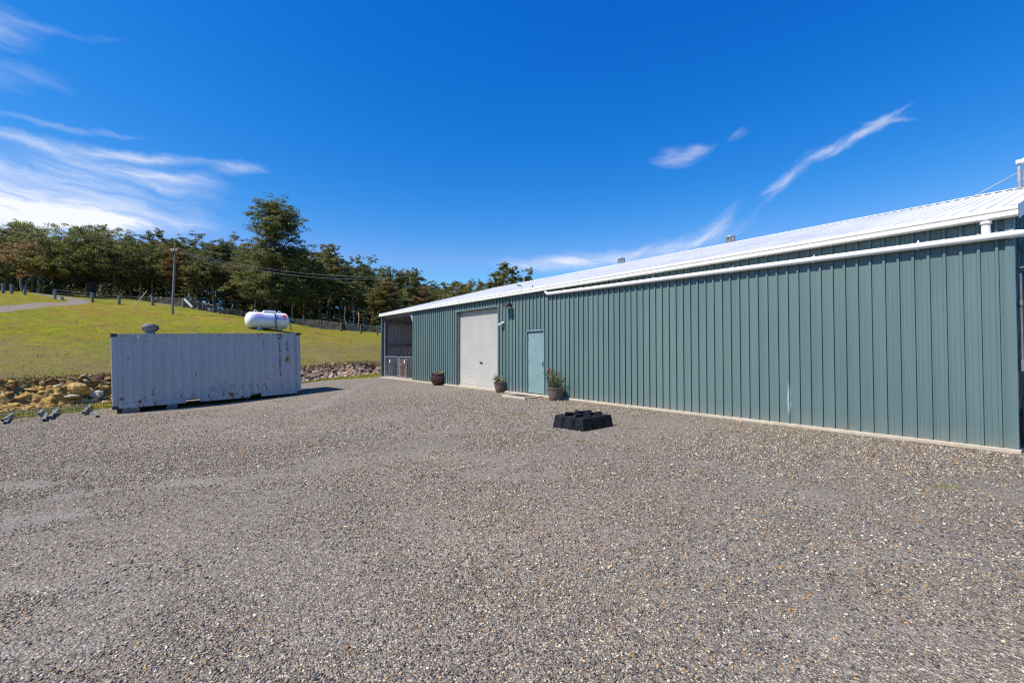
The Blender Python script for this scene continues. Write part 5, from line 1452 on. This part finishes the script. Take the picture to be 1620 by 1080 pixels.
# ------------------------------------------------------------------ trees
def leaf_material(name, cols, trans=.4):
    m, nt, b = new_mat(name)
    v = node(nt, 'ShaderNodeVertexColor', layer_name='tone')
    sp_ = node(nt, 'ShaderNodeSeparateColor'); link(nt, v.outputs[0], sp_.inputs[0])
    oi = node(nt, 'ShaderNodeObjectInfo')
    c = ramp(nt, sp_.outputs[0], [(0., cols[0]), (.5, cols[1]), (1., cols[2])])
    c = mixc(nt, 1., c, ramp(nt, oi.outputs['Random'], [(0., (.8, .92, .9)), (.4, (1.05, 1.05, 1.)), (.75, (1.35, 1.15, .85)), (1., (1.2, 1.25, 1.25))]), 'MULTIPLY')
    link(nt, c, b.inputs['Base Color']); b.inputs['Roughness'].default_value = .5; b.inputs['Specular IOR Level'].default_value = .45
    tb = node(nt, 'ShaderNodeBsdfTranslucent'); link(nt, c, tb.inputs[0])
    mx = node(nt, 'ShaderNodeMixShader'); mx.inputs[0].default_value = trans
    link(nt, b.outputs[0], mx.inputs[1]); link(nt, tb.outputs[0], mx.inputs[2])
    link(nt, mx.outputs[0], nt.nodes['Material Output'].inputs[0])
    return m
M['leaf_gum'] = leaf_material('gum_leaves', [(.09, .096, .030), (.19, .185, .055), (.29, .275, .10)])
M['leaf_dense'] = leaf_material('broad_leaves', [(.08, .09, .022), (.16, .162, .036), (.26, .25, .065)])
M['leaf_spread'] = leaf_material('broad_bright_leaves', [(.08, .092, .018), (.165, .168, .034), (.28, .265, .065)])
M['leaf_scrub_shaded'] = leaf_material('shaded_scrub_leaves', [(.035, .040, .014), (.065, .070, .022), (.11, .11, .035)])  # leaf colour darkened to paint in the shade below the crowns
M['leaf_rust'] = leaf_material('rusty_leaves', [(.17, .105, .045), (.26, .165, .07), (.34, .23, .10)])
def bark(name, c):
    return weathered(name, c, .95, var=.4, scale=2.0, streak=True, dirt=tuple(x*.45 for x in c), dirt_amt=.6, bumpy=.02)
M['bark_dark'] = bark('dark_bark', (.060, .048, .040)); M['bark_grey'] = bark('grey_bark', (.16, .14, .12)); M['bark_pale'] = bark('pale_gum_bark', (.34, .30, .26))

def tree_meshes(name, seed, H, crown_r, crown_base, n_limbs, n_leaf, leaf, bark_mat, leaf_mat, shape, trunk_r, fork=False, clump=(.55, 1.1), flat=.6, lean=0.):
    """trunk mesh and crown mesh of a tree; limbs leave the trunk and end in leaf clumps"""
    r = random.Random(seed); nr = np.random.default_rng(seed)
    bm = MB()
    tp = []; px = py = 0.
    n = 8
    for i in range(n+1):
        f = i/n; tp.append(Vector((px + lean*f*H, py, H*.93*f)))
        px += r.gauss(0, .012*H); py += r.gauss(0, .012*H)
    bm.tube([tp[0]-Vector((0, 0, .4))]+tp, [trunk_r*1.35] + [trunk_r*(1.12 - 1.02*i/n) for i in range(n+1)], 8)
    def on_trunk(z):
        f = max(0, min(.999, z/(H*.93)))*n; i = int(f); return tp[i].lerp(tp[i+1], f-i)
    centres = []
    for k in range(n_limbs):
        f = (k+.5)/n_limbs; f = min(1, max(0, f + r.gauss(0, .06)))
        zt = H*(crown_base + (1-crown_base)*f)
        if shape == 'dome': rr = crown_r*math.sqrt(max(.05, 1-(max(0, f-.35)/.68)**2))*(.70 + .30*min(1, f/.3))
        elif shape == 'cone': rr = crown_r*(1.0-.80*f)*(.75+.25*min(1, f/.15))
        elif shape == 'pyramid': rr = crown_r*(1.0-.66*f**1.25)*(.72+.28*min(1, f/.18))
        elif shape == 'umbrella': rr = crown_r*(.25+.75*f if f < .8 else 1-.4*(f-.8)/.2)
        else: rr = crown_r*(.55+.45*math.sin(math.pi*min(1, f*1.05)))
        a = k*2.399 + r.gauss(0, .4); d = rr*r.uniform(.45, 1.)
        tip = Vector((math.cos(a)*d + lean*H*f, math.sin(a)*d, zt + r.gauss(0, .03*H)))
        root = on_trunk(max(H*crown_base*.75, zt - d*r.uniform(.5, .9)))
        mid_ = root.lerp(tip, .5) + Vector((r.gauss(0, .05*d+.05), r.gauss(0, .05*d+.05), -.10*d))
        rl = trunk_r*r.uniform(.22, .42)*(1-.5*f)
        bm.tube([root, mid_, tip], [rl, rl*.7, rl*.3], 5, False)
        centres.append((tip, 1.))
        for j in range(r.randint(2, 4)):
            q = mid_.lerp(tip, r.uniform(.2, 1.)) + Vector((max(-1.2, min(1.2, r.gauss(0, 1)))*.22*crown_r, max(-1.2, min(1.2, r.gauss(0, 1)))*.22*crown_r, r.gauss(.15, .35)))
            bm.tube([mid_.lerp(tip, .3), q], [rl*.4, rl*.15], 4, False); centres.append((q, .8))
    if fork:
        bm.tube([on_trunk(H*.16), on_trunk(H*.16)+Vector((H*.09, 0, H*.06)), on_trunk(H*.3)+Vector((H*.22, .3, 0))], [trunk_r*.55, trunk_r*.45, trunk_r*.2], 7, False)
    centres.append((tp[-1] + Vector((0, 0, .2)), .9)); centres.append((tp[-1] + Vector((.3, 0, -.4)), .9))
    trunk = bm
    # leaves: several small-scale puffs per clump, denser near the outside of each
    m = max(10, n_leaf//len(centres)); V = []; T = []
    for c, sc in centres:
        cr = r.uniform(*clump)*sc
        tone = r.uniform(.12, .85)
        npuff = r.randint(3, 6)
        for p_ in range(npuff):
            pc = np.array(c) + nr.normal(size=3)*np.array([.60, .60, .30])*cr
            pr = cr*r.uniform(.36, .62); k = m//npuff; ptone = tone + r.uniform(-.22, .22)
            dv = nr.normal(size=(k, 3)); dv /= np.linalg.norm(dv, axis=1)[:, None]
            dv[:, 2] = np.where(nr.random(k) < .72, np.abs(dv[:, 2]), dv[:, 2])
            pos = pc + dv*(pr*nr.random((k, 1))**.33)*np.array([1, 1, flat])
            ax = nr.normal(size=(k, 3)); ax[:, 2] -= .35; ax /= np.linalg.norm(ax, axis=1)[:, None]
            nn = dv + nr.normal(size=(k, 3))*.6 + np.array([-.7, -.5, 1.1]); sd = np.cross(ax, nn); sd /= (np.linalg.norm(sd, axis=1)[:, None]+1e-6)
            l = leaf*nr.uniform(.6, 1.3, (k, 1)); w_ = l*nr.uniform(.28, .5, (k, 1))
            V.append(np.stack([pos-ax*l*.5, pos+sd*w_, pos+ax*l*.5, pos-sd*w_], 1))
            T.append(np.clip(ptone + nr.normal(size=k)*.13, 0, 1))
    V = np.concatenate(V); T = np.concatenate(T); n_ = len(V)
    C = np.ones((n_, 4, 4)); C[:, :, :3] = T[:, None, None]
    return trunk, V.reshape(-1, 3), np.arange(n_*4).reshape(-1, 4), C.reshape(-1, 4), bark_mat, leaf_mat
def make_tree(name, spec):
    trunk, V, Fc, C, bmat, lmat = spec
    root = bpy.data.objects.new(name, None); COL.objects.link(root)
    trunk.build('trunk', bmat, root, smooth=True)
    raw_mesh('crown', V, Fc, lmat, root, attrs={'tone': C})
    return root
SKY_X = [-400, -100, -30, 0, 40, 62, 100, 200, 250, 300, 350, 380, 480, 500, 540, 560, 590, 620, 650, 680, 700, 740, 775, 820, 840, 870, 1000, 1300]
SKY_Y = [365, 365, 362, 362, 366, 374, 372, 372, 378, 380, 388, 388, 390, 396, 404, 408, 420, 428, 434, 440, 440, 446, 438, 436, 440, 452, 470, 500]
def top_z(px, Y, f=1.):
    return CAM_Z + slope(px, np.interp(px, SKY_X, SKY_Y))[1]*Y*1.0

# prototypes (height 1 unit = metres; scaled per tree)
PROTO = []
specs_ = [
    dict(H=13, crown_r=2.7, crown_base=.50, n_limbs=24, n_leaf=24000, leaf=.16, bark_mat=M['bark_dark'], leaf_mat=M['leaf_gum'], shape='dome', trunk_r=.20),
    dict(H=13, crown_r=2.2, crown_base=.55, n_limbs=20, n_leaf=21000, leaf=.16, bark_mat=M['bark_pale'], leaf_mat=M['leaf_gum'], shape='oval', trunk_r=.17, lean=.04),
    dict(H=13, crown_r=3.0, crown_base=.22, n_limbs=28, n_leaf=25000, leaf=.17, bark_mat=M['bark_dark'], leaf_mat=M['leaf_dense'], shape='dome', trunk_r=.22),
    dict(H=13, crown_r=2.6, crown_base=.58, n_limbs=18, n_leaf=18000, leaf=.155, bark_mat=M['bark_pale'], leaf_mat=M['leaf_gum'], shape='umbrella', trunk_r=.16, clump=(.6, 1.2), flat=.5),
    dict(H=13, crown_r=2.5, crown_base=.18, n_limbs=26, n_leaf=22000, leaf=.16, bark_mat=M['bark_dark'], leaf_mat=M['leaf_gum'], shape='oval', trunk_r=.17),
    dict(H=13, crown_r=2.2, crown_base=.42, n_limbs=22, n_leaf=20000, leaf=.16, bark_mat=M['bark_grey'], leaf_mat=M['leaf_rust'], shape='dome', trunk_r=.17),
]
PLAB = ['dark eucalypt with a domed olive crown in the wood', 'slim grey trunked eucalypt with a narrow leaning crown in the wood', 'bushy deep green tree with a low dense crown in the wood', 'pale trunked gum with a flat topped open crown in the wood', 'narrow eucalypt leafed nearly to the ground in the wood', 'rusty brown tinged eucalypt among the green trees of the wood']
PGRP = ['domed olive eucalypts of the wood', 'leaning grey eucalypts of the wood', 'bushy deep green trees of the wood', 'flat topped pale gums of the wood', 'low leafed narrow eucalypts of the wood', 'rusty tinged eucalypts of the wood']
for i, sp_ in enumerate(specs_):
    PROTO.append(make_tree('eucalypt_tree', tree_meshes('t', 100+i, **sp_)))
used = [False]*len(PROTO)
def plant(kind, px, Y, ztop, wide=1., rot=None, label=None):
    o = PROTO[kind] if not used[kind] else copy_tree(PROTO[kind]); used[kind] = True
    p = on(px, Y); h = max(4., ztop - p.z); s = h/13.2
    o.location = p - Vector((0, 0, .1)); sx = (.55*s + .45)*wide
    o.scale = (sx, sx, s); o.rotation_euler.z = R.uniform(0, 6.28) if rot is None else rot
    if label: tag(o, label, 'tree')
    else: tag(o, PLAB[kind] + ' beyond the fence', 'tree', PGRP[kind])
    return o
# rows of the wood from the fence back; each tree placed where it stands
px = -70
while px < 905:      # front row, uneven heights
    Y = R.uniform(67, 74) + (0 if px < 520 else (px-520)*.10) + (7 if 50 < px < 240 else 0)
    plant(R.choices(range(6), (5, 4, .8, 4, .8, 1.6))[0], px, Y, top_z(px, Y) - R.uniform(1.2, 4.5), R.uniform(.8, 1.2))
    px += R.uniform(13, 25)
px = -80
while px < 920:      # middle row makes the skyline
    Y = R.uniform(76, 86) + (0 if px < 520 else (px-520)*.12)
    plant(R.choices(range(6), (5, 3, 3, 3, 2, .7))[0], px, Y, top_z(px, Y) - R.uniform(-1., 3.), R.uniform(.9, 1.25))
    px += R.uniform(12, 20)
px = -90
while px < 930:      # back row closes the view between the trunks
    Y = R.uniform(92, 106) + (0 if px < 520 else (px-520)*.12)
    plant(R.choices(range(6), (5, 2, 4, 2, 4, .5))[0], px, Y, top_z(px, Y) - R.uniform(.0, 3.), R.uniform(1.1, 1.5))
    px += R.uniform(17, 28)
px = -90
while px < 800:      # last row of low leafed trees behind
    Y = R.uniform(112, 124) + (0 if px < 520 else (px-520)*.12)
    plant(R.choice((2, 4)), px, Y, top_z(px, Y) - R.uniform(3., 6.), R.uniform(1.5, 2.0))
    px += R.uniform(18, 28)
# trees that stand out
def special(name, label, px, Y, py_top, spec, rot=0.):
    p = on(px, Y); zt = CAM_Z + slope(px, py_top)[1]*Y; H = zt - p.z
    o = make_tree(name, tree_meshes(name, H=H, **spec(H))); o.location = p; o.rotation_euler.z = rot
    tag(o, label, 'tree'); return o
special('tall_tree', 'tallest tree, dense pointed crown rising above the wood behind the gas tank', 432, 64, 326,
        lambda H: dict(seed=5, crown_r=5.2, crown_base=.20, n_limbs=90, n_leaf=90000, leaf=.16, bark_mat=M['bark_dark'], leaf_mat=M['leaf_dense'], shape='pyramid', trunk_r=.42, fork=True, clump=(.9, 1.6), lean=.03))
special('spreading_tree', 'broad spreading dark green tree with a low forked trunk beside the track', 143, 63, 369,
        lambda H: dict(seed=9, crown_r=7.6, crown_base=.32, n_limbs=76, n_leaf=70000, leaf=.16, bark_mat=M['bark_dark'], leaf_mat=M['leaf_spread'], shape='dome', trunk_r=.45, fork=True, clump=(.9, 1.6)))
special('brown_tree', 'low tree with a rusty brown crown next to the broad spreading tree', 60, 61.5, 388,
        lambda H: dict(seed=13, crown_r=3.9, crown_base=.50, n_limbs=34, n_leaf=22000, leaf=.17, bark_mat=M['bark_grey'], leaf_mat=M['leaf_rust'], shape='dome', trunk_r=.16, clump=(.6, 1.0)))
special('gum_tree', 'tall open crowned gum at the end of the wood above the gateway posts', 36, 76, 354,
        lambda H: dict(seed=17, crown_r=3.2, crown_base=.5, n_limbs=26, n_leaf=20000, leaf=.17, bark_mat=M['bark_grey'], leaf_mat=M['leaf_gum'], shape='umbrella', trunk_r=.24, clump=(.7, 1.25), flat=.5))
special('gum_tree', 'thin gum with a flat umbrella top rising over the white roof, nearer the wood', 793, 118, 418,
        lambda H: dict(seed=23, crown_r=1.9, crown_base=.62, n_limbs=14, n_leaf=7000, leaf=.30, bark_mat=M['bark_grey'], leaf_mat=M['leaf_gum'], shape='umbrella', trunk_r=.16, clump=(.6, 1.1), flat=.45))
special('gum_tree', 'thin gum with a flat top rising over the white roof, nearer the shed vents', 812, 116, 421,
        lambda H: dict(seed=29, crown_r=1.7, crown_base=.62, n_limbs=12, n_leaf=6000, leaf=.30, bark_mat=M['bark_grey'], leaf_mat=M['leaf_gum'], shape='umbrella', trunk_r=.15, clump=(.6, 1.0), flat=.45))
special('gum_tree', 'spindly gum with a small tuft top poking above the wood skyline', 655, 100, 429,
        lambda H: dict(seed=31, crown_r=1.0, crown_base=.7, n_limbs=8, n_leaf=2500, leaf=.28, bark_mat=M['bark_grey'], leaf_mat=M['leaf_gum'], shape='umbrella', trunk_r=.12, clump=(.4, .8), flat=.5))
# undergrowth under the trees: one dark mass, the shade put into its leaf colour
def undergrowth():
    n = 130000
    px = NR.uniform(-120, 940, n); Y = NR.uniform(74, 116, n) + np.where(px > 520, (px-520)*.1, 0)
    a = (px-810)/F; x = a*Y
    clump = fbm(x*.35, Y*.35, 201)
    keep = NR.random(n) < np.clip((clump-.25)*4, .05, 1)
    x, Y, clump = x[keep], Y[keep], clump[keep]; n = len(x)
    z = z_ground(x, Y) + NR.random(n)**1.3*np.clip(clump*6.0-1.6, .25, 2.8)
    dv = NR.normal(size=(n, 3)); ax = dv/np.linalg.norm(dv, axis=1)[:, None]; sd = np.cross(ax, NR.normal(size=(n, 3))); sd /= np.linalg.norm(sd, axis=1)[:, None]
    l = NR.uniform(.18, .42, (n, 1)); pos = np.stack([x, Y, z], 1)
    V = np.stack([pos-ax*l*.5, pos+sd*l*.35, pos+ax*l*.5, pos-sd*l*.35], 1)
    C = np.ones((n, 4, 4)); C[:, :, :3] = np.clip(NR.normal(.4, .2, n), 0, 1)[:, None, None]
    o = raw_mesh('undergrowth', V.reshape(-1, 3), np.arange(n*4).reshape(-1, 4), M['leaf_scrub_shaded'], attrs={'tone': C.reshape(-1, 4)})
    tag(o, 'scrub with painted shade under the trees of the wood', 'undergrowth', kind='stuff')
undergrowth()
